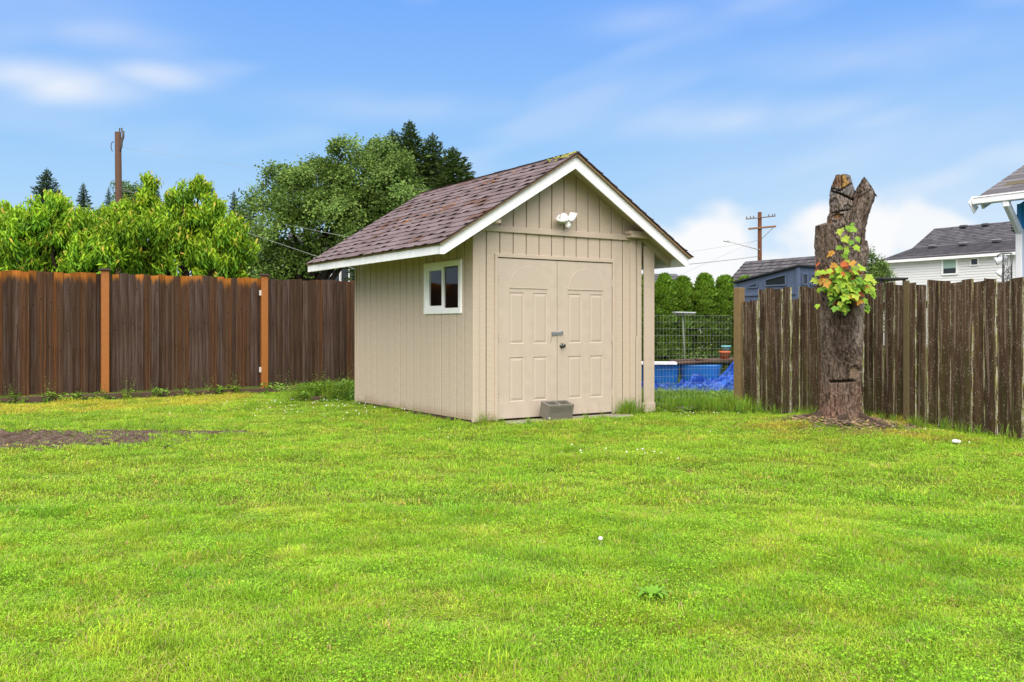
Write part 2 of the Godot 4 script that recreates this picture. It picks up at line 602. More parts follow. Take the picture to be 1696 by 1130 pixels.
func view() -> void:
	var cam := Camera3D.new()
	cam.name = "camera"
	cam.position = Vector3(0, 1.22, 0)
	cam.near = 0.1
	cam.far = 900.0
	cam.projection = Camera3D.PROJECTION_FRUSTUM
	cam.size = 0.1 * 2.0 * 565.0 / 1510.0
	cam.frustum_offset = Vector2(0, -0.1 * 22.7 / 1510.0)
	add_child(cam)
	cam.current = true
	var e := Environment.new()
	e.background_mode = Environment.BG_SKY
	var sky := Sky.new()
	var pm := PanoramaSkyMaterial.new()
	pm.panorama = sky_picture(1536)
	sky.sky_material = pm
	e.sky = sky
	e.background_energy_multiplier = 1.0 / EXPOSURE
	e.tonemap_mode = Environment.TONE_MAPPER_LINEAR
	e.tonemap_exposure = EXPOSURE
	e.sdfgi_enabled = true
	e.ssao_enabled = true
	e.ssil_enabled = true
	var we := WorldEnvironment.new()
	we.name = "world_environment"
	we.environment = e
	add_child(we)
	var sun := DirectionalLight3D.new()
	sun.name = "sun"
	sun.light_color = Color(1.0, 0.965, 0.92)
	sun.light_energy = 0.5
	sun.light_angular_distance = 80.0
	sun.shadow_enabled = true
	sun.rotation = Vector3(deg_to_rad(-52.0), deg_to_rad(0.0), 0)
	sun.sky_mode = DirectionalLight3D.SKY_MODE_LIGHT_ONLY
	add_child(sun)

func sky_picture(w: int) -> ImageTexture:
	var h := w / 2
	var im := Image.create(w, h, false, Image.FORMAT_RGBF)
	var stops := [[0.0, Vector3(0.74, 0.86, 0.96)], [3.0, Vector3(0.66, 0.82, 0.96)], [7.0, Vector3(0.44, 0.69, 0.965)], [12.0, Vector3(0.31, 0.58, 0.97)], [16.0, Vector3(0.245, 0.50, 0.975)], [20.0, Vector3(0.19, 0.43, 0.975)], [40.0, Vector3(0.10, 0.28, 0.78)], [90.0, Vector3(0.07, 0.21, 0.62)]]
	# banks and veils of cloud: azimuth, elevation, half width, half height (degrees), strength, hard edge
	var banks := [[-26.5, 13.4, 4.6, 1.2, 0.75, 0.0], [-21.5, 14.4, 3.6, 0.9, 0.40, 0.0], [-24.0, 16.5, 4.5, 1.2, 0.22, 0.0], [12.0, 4.4, 3.4, 2.2, 1.0, 1.0], [20.2, 5.0, 4.4, 2.3, 1.0, 1.0], [24.5, 5.2, 3.4, 1.9, 0.9, 1.0], [10.0, 2.5, 9.0, 1.8, 0.9, 1.0], [19.0, 2.0, 14.0, 2.8, 1.0, 1.0], [14.0, 12.5, 9.0, 1.6, 0.42, 0.0], [22.0, 15.5, 8.0, 1.4, 0.40, 0.0], [8.0, 18.5, 4.0, 1.0, 0.22, 0.0], [30.0, 9.5, 7.0, 1.5, 0.5, 0.0], [-8.0, 13.5, 8.0, 1.0, 0.22, 0.0], [-30.0, 18.0, 8.0, 1.6, 0.25, 0.0], [60.0, 9.0, 18.0, 4.0, 0.9, 1.0], [-75.0, 7.0, 20.0, 3.0, 0.8, 1.0], [130.0, 8.0, 24.0, 4.0, 0.9, 1.0], [-140.0, 8.0, 22.0, 4.0, 0.9, 1.0]]
	for y in h:
		var el := 90.0 - 180.0 * (y + 0.5) / h
		if el < -0.5:
			im.fill_rect(Rect2i(0, y, w, h - y), Color(0.16, 0.2, 0.12))
			break
		var b := Vector3(0.62, 0.79, 0.95)
		for k in stops.size() - 1:
			if el >= stops[k][0] and el <= stops[k + 1][0]:
				b = (stops[k][1] as Vector3).lerp(stops[k + 1][1], (el - stops[k][0]) / (stops[k + 1][0] - stops[k][0]))
		var ce := cos(deg_to_rad(el))
		var se := sin(deg_to_rad(el))
		for x in w:
			var az := fposmod(360.0 * (x + 0.5) / w + 180.0, 360.0) - 180.0   # the left edge of a panorama lies straight ahead
			var ar := deg_to_rad(az)
			var d := Vector3(sin(ar) * ce, se, -cos(ar) * ce)
			var veil := nz.get_noise_3d(d.x * 130.0, d.y * 520.0 - d.x * 90.0, d.z * 130.0)
			var puff := nf.get_noise_3d(d.x * 95.0, d.y * 130.0, d.z * 95.0) + 0.45 * nf.get_noise_3d(d.x * 330.0, d.y * 420.0, d.z * 330.0)
			var a := clampf((veil - 0.02) * 0.45, 0.0, 0.16) + 0.30 * smoothstep(0.0, 26.0, az) * (1.0 - smoothstep(24.0, 60.0, az)) * (1.0 - smoothstep(7.0, 17.0, el))
			# an even layer of thin high cloud overhead and behind the viewer, as the soft light of the day tells
			var high := smoothstep(22.0, 45.0, el)
			var back := smoothstep(45.0, 110.0, absf(az)) * smoothstep(2.0, 14.0, el)
			a = maxf(a, clampf(maxf(high, back * 0.9) * (0.74 + veil * 0.6), 0.0, 0.92))
			for k in banks:
				var dx: float = (fposmod(az - k[0] + 180.0, 360.0) - 180.0) / k[2]
				if absf(dx) > 1.8: continue
				var dy: float = (el - k[1]) / k[3]
				if absf(dy) > 1.8: continue
				var q := dx * dx + dy * dy
				if k[5] > 0.5:
					a = maxf(a, smoothstep(0.30, 0.75, exp(-q * 0.8) + puff * 0.55) * k[4])
				else:
					a = maxf(a, exp(-q * 1.3) * clampf(0.95 + veil * 0.9 + puff * 0.25, 0.0, 1.25) * k[4])
			var streak := nf.get_noise_3d(d.x * 26.0, d.y * 190.0 - d.x * 40.0, d.z * 26.0)
			a *= clampf(1.0 + 0.8 * streak + 0.5 * nf.get_noise_3d(d.x * 110.0, d.y * 520.0 - d.x * 160.0, d.z * 110.0), 0.0, 1.2) if a < 0.9 and el > 7.5 and el < 24.0 else 1.0
			var c := b.lerp(Vector3(0.97, 0.975, 0.985) * (1.0 + 0.8 * maxf(high, back * 0.5)), clampf(a, 0.0, 1.0))
			im.set_pixel(x, y, Color(c.x, c.y, c.z))
	return ImageTexture.create_from_image(im)

func materials() -> void:
	var fine := noise_tex(0.05, 0.86, 1.0, 256, 4, 3)
	var soft := noise_tex(0.02, 0.95, 1.0, 256, 3, 31)
	var brush := noise_tex(0.10, 0.0, 1.0, 256, 4, 33)
	var grain := noise_tex(0.06, 0.72, 1.0, 256, 4, 5)
	var rough := noise_tex(0.09, 0.55, 1.0, 256, 5, 9)
	var bumps := noise_tex(0.12, 0.0, 1.0, 256, 4, 12)
	mat("beige", lin(0.485, 0.398, 0.312), 0.6, soft, Vector3(0.7, 7, 1), brush, 0.05)
	mat("beige_door", lin(0.475, 0.398, 0.325), 0.45, soft, Vector3(1.1, 0.9, 1))
	mat("groove_shade", lin(0.22, 0.17, 0.125), 0.8, soft, Vector3(1, 1, 1))  # wall beige darkened: the shade inside the siding grooves, put into the colour
	mat("white_trim", lin(0.86, 0.86, 0.88), 0.5, soft, Vector3(2, 0.7, 1), bumps, 0.02)
	mat("vinyl", lin(0.82, 0.82, 0.82), 0.35)
	mat("shingle", lin(1, 1, 1), 0.95, rough, Vector3(5, 5, 1), bumps, 0.15, true, 0.25)
	mat("raw_wood", lin(0.33, 0.22, 0.12), 0.8, grain, Vector3(6, 0.7, 1), grain, 0.1)
	mat("dark_wood", lin(0.10, 0.055, 0.035), 0.85, grain, Vector3(6, 0.8, 1), grain, 0.15)
	mat("orange_stain", lin(0.41, 0.138, 0.022), 0.55, grain, Vector3(9, 0.8, 1), grain, 0.12)
	mat("post_wood", lin(0.24, 0.16, 0.065), 0.85, grain, Vector3(9, 0.6, 1), grain, 0.2)
	mat("concrete", lin(0.42, 0.37, 0.31), 0.9, rough, Vector3(2.5, 2.5, 1), bumps, 0.2)
	mat("block", lin(0.32, 0.29, 0.235), 0.95, rough, Vector3(7, 7, 1), bumps, 0.35)
	mat("zinc", lin(0.55, 0.57, 0.60), 0.35).metallic = 0.9
	mat("dark_metal", lin(0.10, 0.095, 0.085), 0.35).metallic = 0.8
	mat("galvanised", lin(0.33, 0.34, 0.34), 0.5).metallic = 0.5
	mat("black", lin(0.02, 0.02, 0.022), 0.6)
	mat("plain", lin(1, 1, 1), 0.7)
	mat("glossy", lin(1, 1, 1), 0.3)
	mat("bark_plain", lin(1, 1, 1), 0.95, rough, Vector3(4, 2, 1), bumps, 1.0, true, 0.2)
	mat("stump_bark", lin(1, 1, 1), 0.95, rough, Vector3(7, 3, 1), bumps, 0.5, true, 0.15)
	mat("soil", lin(1, 1, 1), 1.0, rough, Vector3(1.3, 1.3, 1), bumps, 1.2, true, 0.1)
	mat("earth", lin(1, 1, 1), 1.0, rough, Vector3(0.8, 0.8, 1), bumps, 0.8, true, 0.1)
	mat("siding", lin(0.70, 0.695, 0.70), 0.6)
	mat("slate_paint", lin(0.085, 0.115, 0.19), 0.55, fine, Vector3(1, 0.8, 1))
	mat("blue_paint", lin(0.02, 0.33, 0.80), 0.5, fine, Vector3(3, 0.8, 1))
	mat("tarp", lin(0.02, 0.115, 0.56), 0.28, fine, Vector3(2, 2, 1), bumps, 0.2)
	mat("far_roof", lin(1, 1, 1), 0.95, rough, Vector3(0.35, 2.2, 1), null, 0.0, true, 0.2)
	var g := mat("window_glass", Color(0.02, 0.025, 0.03, 0.12), 0.03)
	g.transparency = BaseMaterial3D.TRANSPARENCY_ALPHA
	g.metallic_specular = 0.32
	mat("dark_pane", lin(0.02, 0.024, 0.028), 0.06)
	leafy("grass_blade", 0.55, 0.55)
	leafy("foliage", 0.6, 0.5)
	leafy("needles", 0.25, 0.7)
	nf.frequency = 0.05
	var ct := picture(640, 640, cedar)
	mat("cedar", Color.WHITE, 0.85, ct, Vector3.ONE, ct, 0.12, true, 0.25)
	var mt := picture(640, 640, mossy)
	mat("mossy_wood", Color.WHITE, 0.92, mt, Vector3.ONE, mt, 0.2, true, 0.2)

func terrain() -> void:
	var xs := grid_line(-12.0, 9.0, 0.15, 500.0)
	var zs := grid_line(-21.0, 1.5, 0.15, 500.0)
	var tint := func(x: float, z: float) -> Color:
		var k := 1.0 + nz.get_noise_2d(x * 120.0, z * 120.0) * 0.35
		var y := clampf(nz.get_noise_2d(x * 30.0 + 500.0, z * 45.0) * 1.5 + 0.3, 0.0, 1.0)
		return Color(0.13, 0.19, 0.028).lerp(Color(0.22, 0.21, 0.055), y) * k
	var gm := put("ground", sheet(xs, zs, ground, tint), M.earth)
	tag(gm, "green lawn ground of the back yard", "", "", "structure")
	var sx := []
	var sz := []
	var p := -8.6
	while p < -2.6:
		sx.append(p); p += 0.05
	p = -11.3
	while p < -8.8:
		sz.append(p); p += 0.04
	var lump := func(x: float, z: float) -> float:
		return ground(x, z) + 0.004 + 0.03 * soil_amount(x, z) * (0.6 + nf.get_noise_2d(x * 110.0, z * 110.0)) + 0.012 * nf.get_noise_2d(x * 420.0, z * 420.0) * soil_amount(x, z)
	var dirt := func(x: float, z: float) -> Color:
		var k := clampf(0.5 + nf.get_noise_2d(x * 150.0, z * 150.0) * 1.1, 0.0, 1.0)
		return Color(0.095, 0.062, 0.044).lerp(Color(0.24, 0.175, 0.14), k)
	var keep := func(x: float, z: float) -> bool: return soil_amount(x, z) > 0.06
	tag(put("soil", sheet(sx, sz, lump, dirt, keep), M.soil), "bare brown soil patch in the lawn before the stained fence", "", "", "structure")

# ---------------------------------------------------------------- the shed
func roof_y(u: float) -> float:
	return 3.373 - 0.6238 * absf(u - 1.33)

func strip(st: SurfaceTool, x0: float, x1: float, lo: float, hi0: float, hi1: float, along_z: bool) -> void:
	# a siding strip 14 mm thick with a slanted top, its face proud by rounded edges
	var e := 0.006
	var r := 0.005
	var uvo := Vector2(rr(0, 5), rr(0, 5))
	var P := func(a: float, y: float, d: float) -> Vector3:
		return Vector3(-d, y, a) if along_z else Vector3(a, y, d)
	var up := func(a: float) -> float: return lerpf(hi0, hi1, (a - x0) / (x1 - x0))
	var xsn := [x0, x0, x0 + e, x1 - e, x1, x1]
	var ds := [-0.0145, -r, 0.0, 0.0, -r, -0.0145]
	var ctr: Vector3 = P.call((x0 + x1) / 2.0, (lo + hi0) / 2.0, -0.5)
	for k in 5:
		var a: float = xsn[k]
		var b: float = xsn[k + 1]
		var foot := lo
		if lo < 0.1:                                 # splashed soil stains the lowest hand's breadth of the paint
			var d0 := 0.12 + 0.10 * nz.get_noise_2d(a * 160.0, 4.0)
			for g in 3:
				var y0 := lo + (d0 - lo) * g / 3.0
				var y1 := lo + (d0 - lo) * (g + 1) / 3.0
				quad_out(st, [P.call(a, y0, ds[k]), P.call(b, y0, ds[k + 1]), P.call(b, y1, ds[k + 1]), P.call(a, y1, ds[k])], ctr, Color(0.74, 0.66, 0.60).lerp(Color.WHITE, (g + 0.5) / 3.0), [uvo + Vector2(a, y0), uvo + Vector2(b, y0), uvo + Vector2(b, y1), uvo + Vector2(a, y1)])
			foot = d0
		quad_out(st, [P.call(a, foot, ds[k]), P.call(b, foot, ds[k + 1]), P.call(b, up.call(b), ds[k + 1]), P.call(a, up.call(a), ds[k])], ctr, Color.WHITE, [uvo + Vector2(a, foot), uvo + Vector2(b, foot), uvo + Vector2(b, up.call(b)), uvo + Vector2(a, up.call(a))])

func door_leaf(root: Node3D, x0: float, called_label: String) -> MeshInstance3D:
	var st := start()
	var W := 0.914
	var xc := [0.0, 0.175, 0.395, 0.535, 0.755, W]
	var yc := [0.012, 0.22, 0.78, 0.95, 1.60, 2.025]
	var zf := 0.006
	var ctr := Vector3(x0 + W / 2.0, 1.0, -1.0)
	for j in 5:
		for i in 5:
			if i in [1, 3] and j in [1, 3]: continue
			var a := Vector3(x0 + xc[i], yc[j], zf)
			var b := Vector3(x0 + xc[i + 1], yc[j + 1], zf)
			quad_out(st, [a, Vector3(b.x, a.y, zf), b, Vector3(a.x, b.y, zf)], ctr, Color.WHITE, [Vector2(a.x, a.y), Vector2(b.x, a.y), Vector2(b.x, b.y), Vector2(a.x, b.y)])
	span(st, Vector3(x0 + 0.001, 0.013, -0.034), Vector3(x0 + W - 0.001, 2.024, -0.012), 0.002)
	for s in [[x0, -1.0], [x0 + W, 1.0]]:
		quad_out(st, [Vector3(s[0], 0.012, -0.03), Vector3(s[0], 2.025, -0.03), Vector3(s[0], 2.025, zf), Vector3(s[0], 0.012, zf)], Vector3(s[0] - s[1], 1, 0))
	quad_out(st, [Vector3(x0, 0.012, -0.03), Vector3(x0 + W, 0.012, -0.03), Vector3(x0 + W, 0.012, zf), Vector3(x0, 0.012, zf)], Vector3(x0, 1, 0))
	var d := put("door", done(st), M.beige_door, root)
	tag(d, called_label)
	for j in [1, 3]:
		for i in [1, 3]:
			var ps := start()
			var lo := Vector2(x0 + xc[i], yc[j])
			var hi := Vector2(x0 + xc[i + 1], yc[j + 1])
			var lv := [[0.0, zf], [0.010, zf - 0.0075], [0.015, zf - 0.0075], [0.042, zf - 0.001]]
			for k in 3:
				var o: float = lv[k][0]
				var n: float = lv[k + 1][0]
				var q := [Vector3(lo.x + o, lo.y + o, lv[k][1]), Vector3(hi.x - o, lo.y + o, lv[k][1]), Vector3(hi.x - o, hi.y - o, lv[k][1]), Vector3(lo.x + o, hi.y - o, lv[k][1])]
				var w := [Vector3(lo.x + n, lo.y + n, lv[k + 1][1]), Vector3(hi.x - n, lo.y + n, lv[k + 1][1]), Vector3(hi.x - n, hi.y - n, lv[k + 1][1]), Vector3(lo.x + n, hi.y - n, lv[k + 1][1])]
				for s in 4:
					quad_out(ps, [q[s], q[(s + 1) % 4], w[(s + 1) % 4], w[s]], Vector3((lo.x + hi.x) / 2, (lo.y + hi.y) / 2, -2.0))
			var z3: float = lv[3][1]
			quad_out(ps, [Vector3(lo.x + 0.042, lo.y + 0.042, z3), Vector3(hi.x - 0.042, lo.y + 0.042, z3), Vector3(hi.x - 0.042, hi.y - 0.042, z3), Vector3(lo.x + 0.042, hi.y - 0.042, z3)], ctr)
			put("door_panel", done(ps), M.beige_door, d)
	# the filled-in half-round light above the panels
	var ar := start()
	var rim := []
	for k in 19:
		var a := PI * k / 18.0
		rim.append(Vector2(x0 + 0.465 + cos(a) * 0.29, 1.665 + sin(a) * 0.275))
	for k in 18:
		var mid := Vector3(x0 + 0.465, 1.665, zf + 0.005)
		var inner := func(p: Vector2) -> Vector3: return Vector3(x0 + 0.465 + (p.x - x0 - 0.465) * 0.985, 1.665 + (p.y - 1.665) * 0.985, zf + 0.005)
		var a3 := Vector3(rim[k].x, rim[k].y, zf - 0.002)
		var b3 := Vector3(rim[k + 1].x, rim[k + 1].y, zf - 0.002)
		tri_out(ar, mid, inner.call(rim[k]), inner.call(rim[k + 1]), Vector3(mid.x, mid.y, -1))
		quad_out(ar, [a3, b3, inner.call(rim[k + 1]), inner.call(rim[k])], Vector3(mid.x, mid.y - 0.2, -0.3))
	span(ar, Vector3(x0 + 0.17, 1.652, zf - 0.003), Vector3(x0 + 0.76, 1.665, zf + 0.009), 0.002)
	put("door_panel", done(ar), M.beige_door, d)
	return d

func shed() -> void:
	var s := base("garden_shed", SHED_AT, SHED_TURN)
	tag(s, "beige wooden garden shed with gable roof, double doors and white fascia", "shed")
	var D := 3.543
	var Wd := 2.60
	# back of the siding: an inner skin with real thickness, groove shade painted into its colour, open at the window
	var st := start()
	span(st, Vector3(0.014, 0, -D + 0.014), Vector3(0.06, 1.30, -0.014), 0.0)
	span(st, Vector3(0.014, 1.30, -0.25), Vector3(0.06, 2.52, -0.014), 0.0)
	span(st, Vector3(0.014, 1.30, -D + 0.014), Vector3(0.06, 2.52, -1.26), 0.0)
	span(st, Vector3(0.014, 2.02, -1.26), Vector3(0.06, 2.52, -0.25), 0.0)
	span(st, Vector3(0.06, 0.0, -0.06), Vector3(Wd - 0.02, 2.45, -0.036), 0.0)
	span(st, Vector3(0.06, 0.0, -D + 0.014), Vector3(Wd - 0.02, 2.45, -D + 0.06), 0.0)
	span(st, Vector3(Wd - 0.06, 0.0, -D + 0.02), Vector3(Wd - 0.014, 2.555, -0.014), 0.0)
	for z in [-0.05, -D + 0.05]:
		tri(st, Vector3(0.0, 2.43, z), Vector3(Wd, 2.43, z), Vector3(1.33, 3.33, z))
	put("wall", done(st), M.groove_shade, s)
	var fl := box_mesh(Vector3(0.02, -0.05, -D + 0.02), Vector3(Wd - 0.02, 0.01, -0.05), 0.0)
	put("floor", fl, M.dark_wood, s)
	# grooved siding, a board for each strip between grooves
	for k in 18:
		var z1 := -0.2 * k - 0.0085
		var z0 := maxf(-0.2 * (k + 1) + 0.0085, -D)
		if k == 17: z0 = -D
		if z1 < -0.254 and z0 > -1.252 or (z1 > -1.252 and z0 < -1.252) or (z1 > -0.254 and z0 < -0.254):
			var a := start()
			strip(a, z0, z1, 0.015, 1.34, 1.34, true)
			put("siding_board", done(a), M.beige, s)
			var b := start()
			strip(b, z0, z1, 2.0, 2.53, 2.53, true)
			if z0 < -1.252: strip(b, z0, -1.24, 1.34, 2.0, 2.0, true)
			if z1 > -0.254: strip(b, -0.266, z1, 1.34, 2.0, 2.0, true)
			put("siding_board", done(b), M.beige, s)
		else:
			var a := start()
			strip(a, z0, z1, 0.015, 2.53, 2.53, true)
			put("siding_board", done(a), M.beige, s)
	for k in 13:
		var x0 := 0.2 * k + 0.006
		var x1 := 0.2 * (k + 1) - 0.006
		if k == 0: x0 = 0.0
		var a := start()
		if x1 > 0.33 and x0 < 2.24:
			strip(a, x0, x1, 2.06, 2.38, 2.38, false)
			if x0 < 0.33: strip(a, x0, 0.335, 0.0, 2.06, 2.06, false)
			if x1 > 2.24: strip(a, 2.23, x1, 0.0, 2.06, 2.06, false)
		else:
			strip(a, x0, x1, 0.0, 2.38, 2.38, false)
		put("siding_board", done(a), M.beige, s)
		var b := start()
		strip(b, x0, x1, 2.40, roof_y(x0) - 0.035, roof_y(x1) - 0.035, false)
		put("siding_board", done(b), M.beige, s)
	# other two walls, seen only from elsewhere
	st = start()
	for k in 18: span(st, Vector3(Wd - 0.014, 0.01, -0.2 * k - 0.198 if k < 17 else -D), Vector3(Wd, 2.53, -0.2 * k - 0.002), 0.004)
	for k in 13: span(st, Vector3(0.2 * k + 0.002, 0.01, -D - 0.002), Vector3(0.2 * k + 0.198, minf(roof_y(0.2 * k), roof_y(0.2 * k + 0.2)) - 0.03, -D + 0.012), 0.004)
	tag(put("rear_siding", done(st), M.beige, s), "", "", "", "stuff")
	var nails := start()
	for k in 13:
		for y in [0.35, 0.75, 1.15, 1.55, 1.95, 2.34]:
			var x := 0.2 * k + 0.03 + rr(-0.006, 0.006)
			if y < 2.06 and x > 0.31 and x < 2.26: continue
			ball(nails, Vector3(x, y + rr(-0.02, 0.02), 0.0005), Vector3(0.0045, 0.0045, 0.0016), Color(0.30, 0.24, 0.19), 6, 3)
	for k in 18:
		for y in [0.3, 0.8, 1.25, 1.8, 2.2]:
			var z := -0.2 * k - 0.03 + rr(-0.006, 0.006)
			if y > 1.2 and y < 2.1 and z < -0.22 and z > -1.29: continue
			ball(nails, Vector3(-0.0005, y + rr(-0.02, 0.02), z), Vector3(0.0016, 0.0045, 0.0045), Color(0.30, 0.24, 0.19), 6, 3)
	tag(put("nail_heads", done(nails), M.plain, s), "", "", "", "stuff")
	# trims
	put("corner_board", box_mesh(Vector3(-0.004, -0.01, -0.02), Vector3(0.085, 2.50, 0.017), 0.004), M.beige, s)
	put("corner_board", box_mesh(Vector3(-0.016, -0.01, -D - 0.004), Vector3(0.02, 2.44, -D + 0.05), 0.003), M.beige, s)
	put("corner_board", box_mesh(Vector3(2.515, -0.01, -0.03), Vector3(2.602, 2.47, 0.03), 0.004), M.beige, s)
	put("trim_band", box_mesh(Vector3(0.075, 2.353, 0.0), Vector3(2.512, 2.428, 0.035), 0.004), M.beige, s)
	put("sill_board", box_mesh(Vector3(0.012, -0.10, -D + 0.01), Vector3(0.05, 0.02, -0.03), 0.003), M.dark_wood, s)
	put("door_casing", box_mesh(Vector3(0.315, -0.01, -0.02), Vector3(0.358, 2.085, 0.022), 0.004), M.beige, s)
	put("door_casing", box_mesh(Vector3(2.206, -0.01, -0.02), Vector3(2.249, 2.085, 0.022), 0.004), M.beige, s)
	put("door_casing", box_mesh(Vector3(0.3585, 2.036, -0.02), Vector3(2.2055, 2.085, 0.020), 0.004), M.beige, s)
	var leaf_a := door_leaf(s, 0.363, "left door leaf with the hasp plate")
	var leaf_b := door_leaf(s, 1.284, "right door leaf with the round knob")
	for y in [0.28, 1.02, 1.76]:
		st = start()
		tube(st, [Vector3(2.203, y - 0.05, 0.012), Vector3(2.203, y + 0.05, 0.012)], [0.007, 0.007], 8, Color(0.42, 0.36, 0.29))
		put("hinge", done(st), M.plain, leaf_b)
		for o in [-0.04, 0.0, 0.04]:
			st = start()
			ball(st, Vector3(0.375, y + o, 0.007), Vector3(0.005, 0.005, 0.003), Color(0.12, 0.1, 0.08), 6, 4)
			put("screw", done(st), M.plain, leaf_a)
	# hasp
	st = start()
	var hb := Basis(Vector3.BACK, 0.06)
	cbox(st, Transform3D(hb, Vector3(1.235, 1.075, 0.012)), Vector3(0.10, 0.052, 0.006), 0.002)
	cbox(st, Transform3D(hb, Vector3(1.268, 1.078, 0.018)), Vector3(0.11, 0.034, 0.006), 0.002)
	cbox(st, Transform3D(hb, Vector3(1.345, 1.083, 0.012)), Vector3(0.055, 0.05, 0.006), 0.002)
	tube(st, [Vector3(1.325, 1.062, 0.012), Vector3(1.325, 1.064, 0.035), Vector3(1.325, 1.098, 0.035), Vector3(1.325, 1.10, 0.012)], [0.004, 0.004, 0.004, 0.004], 6)
	for p in [Vector3(1.2, 1.09, 0.016), Vector3(1.2, 1.055, 0.016), Vector3(1.362, 1.1, 0.016), Vector3(1.362, 1.066, 0.016)]:
		ball(st, p, Vector3(0.006, 0.006, 0.004), Color(0.2, 0.2, 0.2), 7, 4)
	var hasp := put("hasp", done(st), M.zinc, leaf_a)
	st = start()
	tube(st, [Vector3(1.192, 1.05, 0.012), Vector3(1.184, 1.01, 0.012), Vector3(1.166, 0.955, 0.010)], [0.0025, 0.0025, 0.002], 5, Color(0.25, 0.2, 0.15))
	put("locking_pin", done(st), M.plain, hasp)
	# knob, turned about the z axis
	st = start(false)
	var prof := [[0.0, 0.034], [0.006, 0.034], [0.010, 0.028], [0.014, 0.013], [0.034, 0.012], [0.040, 0.022], [0.050, 0.028], [0.060, 0.026], [0.066, 0.014], [0.067, 0.001]]
	var rings := []
	var cols := []
	for p in prof:
		var ring := PackedVector3Array()
		for k in 16: ring.append(Vector3(1.352 + cos(TAU * k / 16.0) * p[1], 0.918 - sin(TAU * k / 16.0) * p[1], 0.006 + p[0]))
		rings.append(ring); cols.append(Color.WHITE)
	loft(st, rings, cols)
	put("door_knob", done(st), M.dark_metal, leaf_b)
	window_slider(s)
	shed_roof(s)
	# lookouts and lean-to frame at the right
	put("lookout_beam", box_mesh(Vector3(0.13, 2.425, 0.012), Vector3(0.225, 2.475, 0.30), 0.003), M.beige, s)
	put("lookout_beam", box_mesh(Vector3(2.43, 2.385, 0.032), Vector3(2.86, 2.428, 0.16), 0.003), M.beige, s)
	put("lookout_beam", box_mesh(Vector3(2.41, 2.43, 0.034), Vector3(2.74, 2.475, 0.15), 0.003), M.beige, s)
	put("lean_to_post", box_mesh(Vector3(2.606, -0.02, -0.075), Vector3(2.645, 2.40, 0.0), 0.003), M.beige, s)
	put("lean_to_post", box_mesh(Vector3(2.648, -0.02, -0.012), Vector3(2.722, 2.38, 0.02), 0.003), M.beige, s)
	put("lean_to_post", box_mesh(Vector3(2.778, 0.0, -0.014), Vector3(2.905, 2.30, 0.012), 0.003), M.beige, s)
	put("lean_to_post", box_mesh(Vector3(2.908, 0.0, -0.075), Vector3(2.975, 2.27, 0.004), 0.003), M.beige, s)
	put("batten", box_mesh(Vector3(2.610, -0.03, 0.003), Vector3(2.650, 1.03, 0.038), 0.003), M.beige, s)
	put("bottom_rail", box_mesh(Vector3(2.738, -0.03, -0.08), Vector3(2.975, 0.10, 0.024), 0.003), M.beige, s)
	motion_light(s)
	# concrete threshold, set in the ground
	tag(put("slab", box_mesh(Vector3(0.36, -0.14, 0.024), Vector3(2.32, -0.012, 0.34), 0.012), M.concrete, null, s.transform), "pinkish concrete threshold slab before the shed doors", "", "", "structure")

func window_slider(s: Node3D) -> void:
	# white sliding window in the side wall: local x = 0 faces the yard on -x
	var w := base("window", Vector3.ZERO, 0.0, s)
	var z0 := -1.252
	var z1 := -0.254
	var y0 := 1.332
	var y1 := 2.015
	var st := start()
	var f := 0.075
	span(st, Vector3(-0.022, y0, z0), Vector3(0.05, y0 + f, z1), 0.006)
	span(st, Vector3(-0.022, y1 - f, z0), Vector3(0.05, y1, z1), 0.006)
	span(st, Vector3(-0.020, y0 + f - 0.002, z0 + 0.001), Vector3(0.05, y1 - f + 0.002, z0 + f), 0.006)
	span(st, Vector3(-0.020, y0 + f - 0.002, z1 - f), Vector3(0.05, y1 - f + 0.002, z1 - 0.001), 0.006)
	put("frame", done(st), M.vinyl, w)
	st = start()
	var zm := -0.78
	span(st, Vector3(-0.006, y0 + f, zm), Vector3(0.03, y1 - f, zm + 0.045), 0.004)
	for e in [[z0 + f, z0 + f + 0.045]]:
		span(st, Vector3(-0.004, y0 + f, e[0]), Vector3(0.03, y1 - f, e[1]), 0.004)
	span(st, Vector3(-0.005, y0 + f - 0.001, z0 + f + 0.04), Vector3(0.03, y0 + f + 0.035, zm + 0.005), 0.004)
	span(st, Vector3(-0.005, y1 - f - 0.035, z0 + f + 0.04), Vector3(0.03, y1 - f + 0.001, zm + 0.005), 0.004)
	put("sash", done(st), M.vinyl, w)
	put("pane", box_mesh(Vector3(0.008, y0 + f, z0 + f + 0.03), Vector3(0.012, y1 - f, zm + 0.01), 0.0), M.window_glass, w)
	put("pane", box_mesh(Vector3(0.016, y0 + f, zm + 0.03), Vector3(0.020, y1 - f, z1 - f + 0.002), 0.0), M.window_glass, w)

